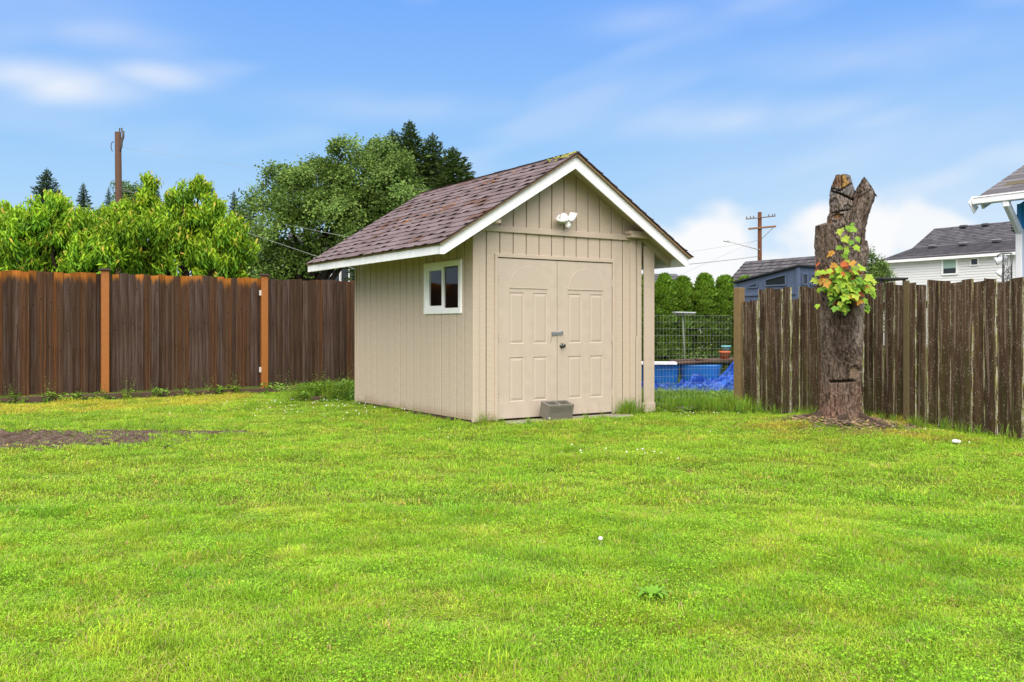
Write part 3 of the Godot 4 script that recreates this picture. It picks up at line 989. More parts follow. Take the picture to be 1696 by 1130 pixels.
func shed_roof(s: Node3D) -> void:
	var zf := 0.40
	var zb := -3.90
	var sl := atan(0.6238)
	var up := Vector3(cos(sl), sin(sl), 0)
	var nrm := Vector3(-sin(sl), cos(sl), 0)
	var eave := Vector3(-0.665, roof_y(-0.665), 0)
	var ridge := Vector3(1.33, 3.373, 0)
	# deck boards under the shingles
	var st := start()
	for m in [1.0, -1.0]:
		var e := Vector3(1.33 + (eave.x - 1.33) * m, eave.y, 0)
		var n := Vector3(nrm.x * m, nrm.y, 0)
		var q := [e, ridge, ridge - n * 0.022, e - n * 0.022]
		var c := (e + ridge) / 2.0 - n * 0.011 + Vector3(0, 0, (zf + zb) / 2.0)
		for k in 4:
			var a: Vector3 = q[k]
			var b: Vector3 = q[(k + 1) % 4]
			quad_out(st, [a + Vector3(0, 0, zf - 0.02), b + Vector3(0, 0, zf - 0.02), b + Vector3(0, 0, zb), a + Vector3(0, 0, zb)], c)
		for z in [zf - 0.02, zb]:
			quad_out(st, [q[0] + Vector3(0, 0, z), q[1] + Vector3(0, 0, z), q[2] + Vector3(0, 0, z), q[3] + Vector3(0, 0, z)], c)
	var roof := put("roof", done(st), M.raw_wood, s)
	# painted soffit under the deck, inside the fascia
	st = start()
	for m in [1.0, -1.0]:
		var n := Vector3(nrm.x * m, nrm.y, 0)
		var e := Vector3(1.33 + (-0.625 - 1.33) * m, roof_y(-0.625), 0) - n * 0.025
		var r := ridge - n * 0.025
		var lo := n * 0.012
		quad_out(st, [e + Vector3(0, 0, 0.31), r + Vector3(0, 0, 0.31), r + Vector3(0, 0, zb + 0.02), e + Vector3(0, 0, zb + 0.02)], e + n * 5.0)
		quad_out(st, [e - lo + Vector3(0, 0, 0.31), r - lo + Vector3(0, 0, 0.31), r - lo + Vector3(0, 0, zb + 0.02), e - lo + Vector3(0, 0, zb + 0.02)], e + n * 5.0)
	put("soffit", done(st), M.beige, s)
	for m in [1.0, -1.0]:
		for k in 7:
			st = start()
			var z := 0.0 - 0.59 * k
			var a := Vector3(1.33 + (-0.61 - 1.33) * m, roof_y(-0.61) - 0.09, z)
			var b := Vector3(1.33 + (0.02 - 1.33) * m, roof_y(0.02) - 0.09, z)
			beam(st, a, b, 0.038, 0.09, Vector3(nrm.x * m, nrm.y, 0))
			put("rafter_tail", done(st), M.beige, s)
	# fascia along the eaves and rakes on the gable
	for m in [1.0, -1.0]:
		var x: float = 1.33 + (-0.645 - 1.33) * m
		var y: float = roof_y(-0.645) - 0.012
		put("fascia", box_mesh(Vector3(minf(x, x + 0.022 * m), y - 0.118, zb + 0.01), Vector3(maxf(x, x + 0.022 * m), y, 0.336), 0.003), M.white_trim, s)
		st = start()
		var a0 := Vector3(1.33 + (-0.645 - 1.33) * m, roof_y(-0.645) - 0.012, 0)
		var lowx := -0.645
		var pts := [a0, Vector3(1.33, 3.373 - 0.026, 0), Vector3(1.33, 3.373 - 0.026 - 0.158, 0), Vector3(1.33 + (lowx + 0.06 - 1.33) * m, a0.y - 0.119 , 0), Vector3(a0.x, a0.y - 0.119, 0)]
		var c := Vector3((a0.x + 1.33) / 2.0, 2.65, 0.325)
		for z in [0.312, 0.338]:
			var f := [pts[0] + Vector3(0, 0, z), pts[1] + Vector3(0, 0, z), pts[2] + Vector3(0, 0, z), pts[3] + Vector3(0, 0, z)]
			quad_out(st, f, Vector3(c.x, c.y, 0.325), Color.WHITE, [Vector2(0, 0), Vector2(0, 2.3), Vector2(0.13, 2.3), Vector2(0.13, 0)])
			tri_out(st, pts[0] + Vector3(0, 0, z), pts[3] + Vector3(0, 0, z), pts[4] + Vector3(0, 0, z), Vector3(c.x, c.y, 0.325))
		for k in 5:
			var p: Vector3 = pts[k]
			var q: Vector3 = pts[(k + 1) % 5]
			quad_out(st, [p + Vector3(0, 0, 0.312), q + Vector3(0, 0, 0.312), q + Vector3(0, 0, 0.338), p + Vector3(0, 0, 0.338)], Vector3(a0.x * 0.5 + 0.665, 2.75, 0.325))
		put("rake_board", done(st), M.white_trim, s)
	# shingle tabs: sixteen courses of laps, a few meshes shared between them
	var kinds := []
	for k in 12:
		var t := start()
		var tone := Color(0.195, 0.140, 0.142).lerp(Color(0.275, 0.212, 0.220), rng.randf()) if k < 9 else Color(0.20, 0.115, 0.095)
		tone = tone * rr(1.05, 1.32)
		var w := 0.150
		var curl_a := rr(0.0, 0.020) if k % 2 else 0.0
		var curl_b := rr(0.0, 0.020) if k % 3 else 0.0
		var th := 0.011
		var uo := Vector2(rr(0, 3), rr(0, 3))
		var P := [Vector3(-w, 0, curl_a), Vector3(0, rr(-0.004, 0.004), 0.001), Vector3(w, 0, curl_b), Vector3(w, 0.05, 0), Vector3(-w, 0.05, 0), Vector3(w, 0.20, -0.009), Vector3(-w, 0.20, -0.009)]
		var Q := []
		for p in P: Q.append(p + Vector3(0, 0, th))
		var faces := [[0, 1, 4], [1, 3, 4], [1, 2, 3], [4, 3, 5], [4, 5, 6]]
		for f in faces:
			tri_out(t, Q[f[0]], Q[f[1]], Q[f[2]], Vector3(0, 0.1, -1), tone, Vector2.ZERO)
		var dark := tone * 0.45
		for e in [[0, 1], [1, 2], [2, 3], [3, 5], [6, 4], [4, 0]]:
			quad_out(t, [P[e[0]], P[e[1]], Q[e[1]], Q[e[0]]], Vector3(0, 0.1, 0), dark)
		kinds.append(done_uv(t, 1.0, uo))
	var rows := 16
	var step := 2.352 / rows
	var right := start()
	for r in rows:
		var n := 15
		for i in n:
			var z := zf - 0.1525 - 0.305 * i + (0.1525 if r % 2 else 0.0)
			var sx := 1.0
			if z + 0.15 > zf + 0.01:
				sx = 0.5; z = zf - 0.076
			elif z - 0.15 < zb - 0.02:
				if z < zb + 0.03: continue
				sx = 0.5; z += 0.074
			var k := rng.randi() % kinds.size()
			if rng.randf() < 0.6: k = k % 9
			for m in [1.0, -1.0]:
				var u: Vector3 = Vector3(up.x * m, up.y, 0)
				var nn := Vector3(nrm.x * m, nrm.y, 0)
				var o := Vector3(1.33 + (eave.x - 1.33) * m, eave.y, z) + u * (step * r - 0.02 + rr(-0.005, 0.005)) + nn * (0.010 + rr(0, 0.002))
				var bs := Basis(Vector3(0, 0, m), u, nn) * Basis(Vector3.BACK, rr(-0.012, 0.012))
				var tr := Transform3D(bs.scaled_local(Vector3(sx * rr(0.985, 1.0), 1, 1)), o)
				if m > 0.0: put("shingle", kinds[k], M.shingle, roof, tr)
				else: right.append_from(kinds[k], 0, tr)
	var rs := MeshInstance3D.new()
	rs.name = "shingle_courses"
	rs.mesh = right.commit()
	rs.material_override = M.shingle
	roof.add_child(rs, true)
	tag(rs, "", "", "", "stuff")
	# ridge caps
	var cap := start()
	for m in [1.0, -1.0]:
		var o := Vector3(0, 0.016, 0)
		var e := Vector3(-0.13 * m, 0.016 - 0.13 * 0.6238, 0)
		quad_out(cap, [o + Vector3(0, 0.008, 0.15), e + Vector3(0, 0.008, 0.15), e + Vector3(0, 0, -0.15), o + Vector3(0, 0, -0.15)], Vector3(0, -1, 0), Color(0.18, 0.12, 0.112))
		quad_out(cap, [o + Vector3(0, 0.008, 0.15), e + Vector3(0, 0.008, 0.15), e + Vector3(0, -0.004, 0.15), o + Vector3(0, -0.004, 0.15)], Vector3(0, 0, -1), Color(0.1, 0.065, 0.06))
		quad_out(cap, [e + Vector3(0, 0.008, 0.15), e + Vector3(0, -0.006, 0.15), e + Vector3(0, -0.008, -0.15), e + Vector3(0, 0, -0.15)], Vector3(0, 0, 0), Color(0.1, 0.065, 0.06))
	var capm := done_uv(cap, 1.0, Vector2.ZERO)
	for k in 20:
		put("ridge_cap", capm, M.shingle, roof, at(Vector3(1.33 + rr(-0.006, 0.006), 3.373 + rr(0, 0.004), zf - 0.15 - 0.211 * k), Vector3(0, rr(-0.02, 0.02), 0)))
	# moss: orange-brown cushions on the courses, yellow-green at the ridge
	var mt := start(false)
	for k in 46:
		var g := rng.randi() % 3
		var q := [Vector2(1.30, -1.5), Vector2(0.95, -2.15), Vector2(1.9, -1.25)][g] as Vector2
		var o := eave + up * (q.x + rng.randfn() * 0.12) + nrm * 0.02 + Vector3(0, 0, q.y + rng.randfn() * 0.28)
		lump(mt, Transform3D(Basis(Vector3(0, 0, 1), up, nrm), o), Vector3(rr(0.02, 0.06), rr(0.012, 0.025), rr(0.006, 0.014)), Color(0.20, 0.075, 0.022).lerp(Color(0.13, 0.07, 0.03), rng.randf()))
	for k in 40:
		var o := ridge - up * absf(rng.randfn()) * 0.07 + nrm * 0.026 + Vector3(0, 0, zf - 0.03 - absf(rng.randfn()) * 0.22)
		lump(mt, Transform3D(Basis(Vector3(0, 0, 1), up, nrm), o), Vector3(rr(0.015, 0.04), rr(0.012, 0.03), rr(0.006, 0.014)), Color(0.24, 0.25, 0.025).lerp(Color(0.15, 0.13, 0.03), rng.randf()))
	var mo := put("moss", done(mt), M.plain, roof)
	tag(mo, "", "", "", "stuff")

func lump(st: SurfaceTool, t: Transform3D, r: Vector3, col: Color) -> void:
	var rings := []
	var cols := []
	for i in 4:
		var a := PI * 0.5 * i / 3.0
		var ring := PackedVector3Array()
		for k in 7:
			var b := TAU * k / 7.0
			var j := rr(0.75, 1.2)
			ring.append(t * Vector3(cos(b) * cos(a) * r.x * j, -sin(b) * cos(a) * r.y * j, sin(a) * r.z))
		rings.append(ring); cols.append(col * rr(0.8, 1.2))
	loft(st, rings, cols, false)

func done_uv(st: SurfaceTool, k: float, off: Vector2) -> ArrayMesh:   # planar uv from x and y
	st.generate_normals()
	var a := st.commit_to_arrays()
	var uv := PackedVector2Array()
	for p in a[Mesh.ARRAY_VERTEX]: uv.append(Vector2(p.x, p.y + p.z) * k + off)
	a[Mesh.ARRAY_TEX_UV] = uv
	var m := ArrayMesh.new()
	m.add_surface_from_arrays(Mesh.PRIMITIVE_TRIANGLES, a)
	return m

func motion_light(s: Node3D) -> void:
	var l := base("motion_light", Vector3(1.335, 2.565, 0.0), 0.0, s)
	var st := start(false)
	var rings := []
	var cols := []
	for p in [[0.0, 0.062], [0.012, 0.062], [0.022, 0.054], [0.03, 0.02]]:
		var ring := PackedVector3Array()
		for k in 20: ring.append(Vector3(cos(TAU * k / 20.0) * p[1], 0.01 - sin(TAU * k / 20.0) * p[1], p[0]))
		rings.append(ring); cols.append(Color.WHITE)
	loft(st, rings, cols)
	put("mount_plate", done(st), M.vinyl, l)
	st = start(false)
	ball(st, Vector3(0, 0.025, 0.075), Vector3(0.058, 0.058, 0.052), Color(1, 1, 1), 18, 12)
	put("globe", done(st), M.vinyl, l)
	st = start()
	tube(st, [Vector3(0.02, -0.03, 0.05), Vector3(0.03, -0.045, 0.12), Vector3(0.035, -0.075, 0.15)], [0.02, 0.022, 0.024], 10)
	cbox(st, at(Vector3(0.03, -0.085, 0.13), Vector3(0.4, 0.3, 0.1)), Vector3(0.05, 0.05, 0.06), 0.01)
	put("sensor", done(st), M.vinyl, l)
	for d in [[-1.0, Vector3(-0.055, -0.028, 0.12), Vector3(0.35, -0.35, 0.10)], [1.0, Vector3(0.105, 0.012, 0.10), Vector3(0.2, 0.45, 0.72)]]:
		# a curved flood head: a bent plate with a raised rim and a lens under it
		var h := start()
		var t := Transform3D(Basis.from_euler(d[2]), d[1])
		for k in 6:
			var a0 := -0.6 + 0.2 * k
			var a1 := a0 + 0.2
			var f := func(a: float, z: float, r: float) -> Vector3: return t * Vector3(sin(a) * r, 0.16 - cos(a) * r, z)
			quad_out(h, [f.call(a0, -0.05, 0.16), f.call(a1, -0.05, 0.16), f.call(a1, 0.05, 0.16), f.call(a0, 0.05, 0.16)], t * Vector3(0, 0.5, 0))
			quad_out(h, [f.call(a0, -0.05, 0.142), f.call(a1, -0.05, 0.142), f.call(a1, 0.05, 0.142), f.call(a0, 0.05, 0.142)], t * Vector3(0, -0.5, 0))
			for z in [-0.05, 0.05]:
				quad_out(h, [f.call(a0, z, 0.142), f.call(a1, z, 0.142), f.call(a1, z, 0.16), f.call(a0, z, 0.16)], t * Vector3(0, 0.01, 0))
		for a in [-0.6, 0.6]:
			quad_out(h, [t * Vector3(sin(a) * 0.142, 0.16 - cos(a) * 0.142, -0.05), t * Vector3(sin(a) * 0.16, 0.16 - cos(a) * 0.16, -0.05), t * Vector3(sin(a) * 0.16, 0.16 - cos(a) * 0.16, 0.05), t * Vector3(sin(a) * 0.142, 0.16 - cos(a) * 0.142, 0.05)], t * Vector3(0, 0.02, 0))
		var head := put("lamp_head", done(h), M.vinyl, l)
		var ln := start()
		cbox(ln, t * at(Vector3(0, -0.006, 0)), Vector3(0.11, 0.008, 0.08), 0.003, Color(0.30, 0.30, 0.25))
		put("lens", done(ln), M.glossy, head)

# ---------------------------------------------------------------- fences
func plank(w: float, h: float, th: float, column: int, flip: bool, v0: float, v1: float, top_l: float, top_r: float, nick := 0.0, tint := Color.WHITE) -> ArrayMesh:
	# an upright board: face on +z, texture column of the atlas across it, v0 at the top
	var st := start()
	var u0 := (column + 0.02) / 8.0
	var u1 := (column + 0.98) / 8.0
	if flip:
		var k := u0
		u0 = u1; u1 = k
	var xs := [-w / 2, -w / 2 + 0.005, -w * 0.2, w * 0.15, w / 2 - 0.005, w / 2]
	var zs := [-0.004, 0.0, 0.0, 0.0, 0.0, -0.004]
	var tops := [h + top_l - 0.004, h + top_l, h + lerpf(top_l, top_r, 0.3) - nick, h + lerpf(top_l, top_r, 0.65) - nick * 0.5, h + top_r, h + top_r - 0.004]
	var c := Vector3(0, h / 2, -th / 2)
	for k in 5:
		var fa: float = (xs[k] + w / 2) / w
		var fb: float = (xs[k + 1] + w / 2) / w
		quad_out(st, [Vector3(xs[k], 0, zs[k]), Vector3(xs[k + 1], 0, zs[k + 1]), Vector3(xs[k + 1], tops[k + 1], zs[k + 1]), Vector3(xs[k], tops[k], zs[k])], c, tint, [Vector2(lerpf(u0, u1, fa), v1), Vector2(lerpf(u0, u1, fb), v1), Vector2(lerpf(u0, u1, fb), v0), Vector2(lerpf(u0, u1, fa), v0)])
		quad_out(st, [Vector3(xs[k], tops[k], zs[k]), Vector3(xs[k + 1], tops[k + 1], zs[k + 1]), Vector3(xs[k + 1], tops[k + 1] - 0.003, -th), Vector3(xs[k], tops[k] - 0.003, -th)], c, tint, [Vector2(u0, v0), Vector2(u1, v0), Vector2(u1, v0 + 0.01), Vector2(u0, v0 + 0.01)])
	quad_out(st, [Vector3(-w / 2, 0, -th), Vector3(w / 2, 0, -th), Vector3(w / 2, tops[5], -th), Vector3(-w / 2, tops[0], -th)], c, tint, [Vector2(u0, v1), Vector2(u1, v1), Vector2(u1, v0), Vector2(u0, v0)])
	for s in [0, 5]:
		var um := u0 if s == 0 else u1
		quad_out(st, [Vector3(xs[s], 0, zs[s]), Vector3(xs[s], 0, -th), Vector3(xs[s], tops[s], -th), Vector3(xs[s], tops[s], zs[s])], c, tint, [Vector2(um, v1), Vector2(um, v1), Vector2(um, v0), Vector2(um, v0)])
	return done(st)

func left_fence() -> void:
	var a := Vector3(-8.31, 0, -14.8)
	var d := (Vector3(-3.19, 0, -18.33) - a).normalized()
	var turn := atan2(-d.z, d.x)
	var f := base("board_fence", a, turn)
	tag(f, "brown stained board fence with orange weathered tops and orange posts", "fence")
	# local x runs along the fence, z points to the yard; the photo's left edge is at x = 0
	var posts := [-1.32, 1.57, 4.37, 7.17]
	var kinds := []
	var tints := [Color(0.82, 0.82, 0.80), Color(0.50, 0.51, 0.53), Color(1.12, 1.08, 1.02), Color(0.70, 0.66, 0.61), Color(0.95, 0.96, 1.0), Color(0.58, 0.57, 0.54), Color(0.82, 0.84, 0.90), Color(0.72, 0.71, 0.68)]
	for k in 24:
		kinds.append(plank(0.138, 2.05, 0.017, k % 8, k >= 8 and k % 3 == 0, 0.0 if k < 16 else 0.085, 1.0, rr(-0.016, 0.008), rr(-0.016, 0.008), rr(-0.003, 0.006), tints[k % 8]))
	var x := -2.6
	var i := 0
	while x < 8.6:
		var k := rng.randi() % 16
		if x > 4.4: k = 16 + rng.randi() % 8
		elif rng.randf() < 0.25: k = 16 + rng.randi() % 8
		var lean := rr(-0.004, 0.004)
		var hidden := false
		for p in posts:
			if absf(x - p) < 0.02: hidden = true
		put("fence_board", kinds[k], M.cedar, f, Transform3D(Basis(Vector3.BACK, lean) * Basis(Vector3.UP, rr(-0.02, 0.02)), Vector3(x, 0.10 + rr(-0.01, 0.01), rr(-0.003, 0.003) + (0.0 if i % 2 else -0.021))))
		x += 0.1275 if i % 5 else 0.131
		i += 1
	for y in [0.45, 1.15, 1.85]:
		put("fence_rail", box_mesh(Vector3(-2.7, y, -0.085), Vector3(8.7, y + 0.085, -0.045), 0.003), M.dark_wood, f)
	for k in posts.size():
		var p: float = posts[k]
		var st := start()
		cbox(st, at(Vector3(p, 1.07, 0.055)), Vector3(0.125, 2.24, 0.07), 0.006, Color.WHITE, Vector2(k * 1.7, 0))
		var post := put("fence_post", done(st), M.orange_stain, f)
		st = start()
		cbox(st, at(Vector3(p, 2.203, 0.045)), Vector3(0.185, 0.03, 0.15), 0.008, Color(0.55, 0.5, 0.5))
		cbox(st, at(Vector3(p, 2.222, 0.045)), Vector3(0.14, 0.02, 0.11), 0.006, Color(0.55, 0.5, 0.5))
		put("post_cap", done(st), M.dark_wood, post)
	for y in [0.42, 1.87]:
		var st := start()
		cbox(st, at(Vector3(4.285, y, 0.05)), Vector3(0.03, 0.10, 0.012), 0.002, Color(0.50, 0.46, 0.42))
		tube(st, [Vector3(4.303, y - 0.05, 0.058), Vector3(4.303, y + 0.05, 0.058)], [0.008, 0.008], 7, Color(0.50, 0.46, 0.42))
		put("hinge", done(st), M.plain, f)
	# low timber edging along the foot of the fence
	var e := base("timber_edging", a, turn)
	tag(e, "low brown timber edging along the foot of the stained fence", "edging")
	var x0 := -2.7
	for l in [2.9, 2.75, 2.7]:
		put("plank", box_mesh(Vector3(x0 + 0.004, -0.09, 0.16), Vector3(x0 + l - 0.004, 0.085 + rr(-0.012, 0.012), 0.205), 0.006, Color(1.9, 1.7, 1.6)), M.dark_wood, e)
		x0 += l
	var g := base("garden_timber", Vector3(-2.62, 0.0, -14.75), 0.10)
	tag(g, "short dark timber edging at the rear corner of the shed", "edging")
	put("plank", box_mesh(Vector3(-0.62, -0.06, -0.04), Vector3(0.55, 0.10, 0.04), 0.008, Color(1.2, 1.1, 1.0)), M.dark_wood, g)

func right_fence() -> void:
	var a := Vector3(3.39, 0, -13.2)
	var d := (Vector3(5.59, 0, -10.16) - a).normalized()
	var turn := atan2(-d.z, d.x)
	var f := base("picket_fence", a, turn)
	tag(f, "old dark picket fence streaked with pale green lichen behind the stump", "fence")
	var x := 0.0
	var i := 0
	var heights := [1.62, 1.63, 1.79, 1.80, 1.785, 1.79, 1.63, 1.80, 1.79, 1.80, 1.79, 1.805, 1.80]
	while x < 6.4:
		var h: float = heights[i] if i < heights.size() else 1.785 + rr(-0.02, 0.02)
		if i == 15: h = 1.81
		var w := 0.139 if i % 2 else 0.150
		var m := plank(w, h, 0.018, rng.randi() % 8, rng.randf() < 0.5, rr(0.0, 0.05), 1.0, rr(-0.018, 0.012), rr(-0.018, 0.012), rr(-0.006, 0.018), Color(1.0, rr(0.96, 1.02), rr(0.92, 1.02)) * rr(0.85, 1.45))
		put("fence_board", m, M.mossy_wood, f, Transform3D(Basis(Vector3.BACK, rr(-0.007, 0.007)) * Basis(Vector3.UP, rr(-0.03, 0.03)), Vector3(x, -0.02, rr(-0.003, 0.003) - (0.0 if i % 2 else 0.016))))
		x += 0.140 + (0.007 if i == 19 else 0.0) + rr(-0.001, 0.001)
		i += 1
	for y in [0.35, 1.45]:
		put("fence_rail", box_mesh(Vector3(-0.1, y, -0.085), Vector3(6.4, y + 0.09, -0.042), 0.003), M.dark_wood, f)
	put("fence_post", box_mesh(Vector3(-0.21, -0.1, -0.09), Vector3(-0.095, 1.80, 0.03), 0.006), M.post_wood, f)
	put("fence_post", box_mesh(Vector3(2.455, -0.05, 0.010), Vector3(2.530, 1.79, 0.035), 0.005, Color(0.55, 0.6, 0.6)), M.post_wood, f)
	put("fence_post", box_mesh(Vector3(4.9, -0.1, -0.16), Vector3(4.99, 1.75, -0.072), 0.005, Color(0.75, 0.8, 0.85)), M.post_wood, f)

func wire_fence() -> void:
	var a := Vector3(2.0, 0, -12.86)
	var b := Vector3(3.22, 0, -13.40)
	var f := base("wire_fence", a, atan2(-(b - a).z, (b - a).x))
	tag(f, "thin welded wire mesh fence across the gap between shed and pickets", "fence")
	var L := (b - a).length()
	var st := start()
	var n := int(L / 0.0525)
	for k in n + 1:
		var x := L * k / n
		tube(st, [Vector3(x, 0.0, 0.002), Vector3(x + rr(-0.004, 0.004), 0.7, 0.002 + rr(-0.01, 0.01)), Vector3(x, 1.39, 0.002)], [0.0010, 0.0010, 0.0010], 4)
	var up := put("upright_wires", done(st), M.galvanised, f)
	tag(up, "", "", "", "stuff")
	st = start()
	for k in 15:
		var y := 1.39 - 0.0965 * k
		tube(st, [Vector3(0, y, 0), Vector3(L * 0.5, y + rr(-0.006, 0.006), rr(-0.01, 0.01)), Vector3(L, y, 0)], [0.0011, 0.0011, 0.0011], 4)
	var lv := put("level_wires", done(st), M.galvanised, f)
	tag(lv, "", "", "", "stuff")

# ---------------------------------------------------------------- neighbouring buildings
const U := Vector3(0.836, 0, -0.549)
const S := Vector3(-0.549, 0, -0.836)

# a sloping roof of lapped courses between the eave line a-b and the upper line c-d (c over a)
func lapped(st: SurfaceTool, a: Vector3, b: Vector3, c: Vector3, d: Vector3, rows: int, th: float, ca: Color, cb: Color, cells := 1) -> void:
	var n := (c - a).cross(b - a).normalized()
	if n.y < 0.0: n = -n
	for r in rows:
		var f0 := float(r) / rows
		var f1 := float(r + 1) / rows
		for k in cells:
			var g0 := float(k) / cells
			var g1 := float(k + 1) / cells
			var p := a.lerp(c, f0).lerp(b.lerp(d, f0), g0) + n * th
			var q := a.lerp(c, f0).lerp(b.lerp(d, f0), g1) + n * th
			var p1 := a.lerp(c, f1).lerp(b.lerp(d, f1), g0) + n * th * 0.15
			var q1 := a.lerp(c, f1).lerp(b.lerp(d, f1), g1) + n * th * 0.15
			var col := ca.lerp(cb, rng.randf())
			quad_out(st, [p, q, q1, p1], p - n * 10.0, col, [Vector2(g0 * 9.0, r), Vector2(g1 * 9.0, r), Vector2(g1 * 9.0, r + 1), Vector2(g0 * 9.0, r + 1)])
			quad_out(st, [p, q, q - n * th, p - n * th], (c + d) / 2.0, col * 0.6)

func prism(st: SurfaceTool, foot: Array, tops: Array, y0: float, col := Color.WHITE) -> void:   # walls over a floor outline
	var c := Vector3.ZERO
	for p in foot: c += p / foot.size()
	for k in foot.size():
		var j := (k + 1) % foot.size()
		var a: Vector3 = foot[k]
		var b: Vector3 = foot[j]
		var l := (b - a).length()
		quad_out(st, [Vector3(a.x, y0, a.z), Vector3(b.x, y0, b.z), Vector3(b.x, tops[j], b.z), Vector3(a.x, tops[k], a.z)], c, col, [Vector2(0, y0), Vector2(l, y0), Vector2(l, tops[j]), Vector2(0, tops[k])])

func wall_window(parent: Node3D, at_: Vector3, right: Vector3, out: Vector3, w: float, h: float, blind := 0.0, f := 0.09) -> void:
	var t := Transform3D(Basis(right, Vector3.UP, out), at_)
	var n := base("window", Vector3.ZERO, 0.0, parent)
	var st := start()
	cbox(st, t * at(Vector3(0, h / 2, 0.03)), Vector3(w, f, 0.08), 0.005)
	cbox(st, t * at(Vector3(0, -h / 2, 0.03)), Vector3(w, f, 0.08), 0.005)
	cbox(st, t * at(Vector3(-w / 2, 0, 0.028)), Vector3(f, h, 0.076), 0.005)
	cbox(st, t * at(Vector3(w / 2, 0, 0.028)), Vector3(f, h, 0.076), 0.005)
	put("frame", done(st), M.vinyl, n)
	st = start()
	cbox(st, t * at(Vector3(0, 0, 0.012)), Vector3(w - f * 0.5, h - f * 0.5, 0.01), 0.0)
	put("pane", done(st), M.dark_pane, n)
	if blind > 0.0:
		st = start()
		cbox(st, t * at(Vector3(0, h * 0.5 * (1.0 - blind), 0.022)), Vector3(w - f, h * blind, 0.006), 0.0, Color(0.30, 0.42, 0.38))
		put("blind", done(st), M.plain, n)

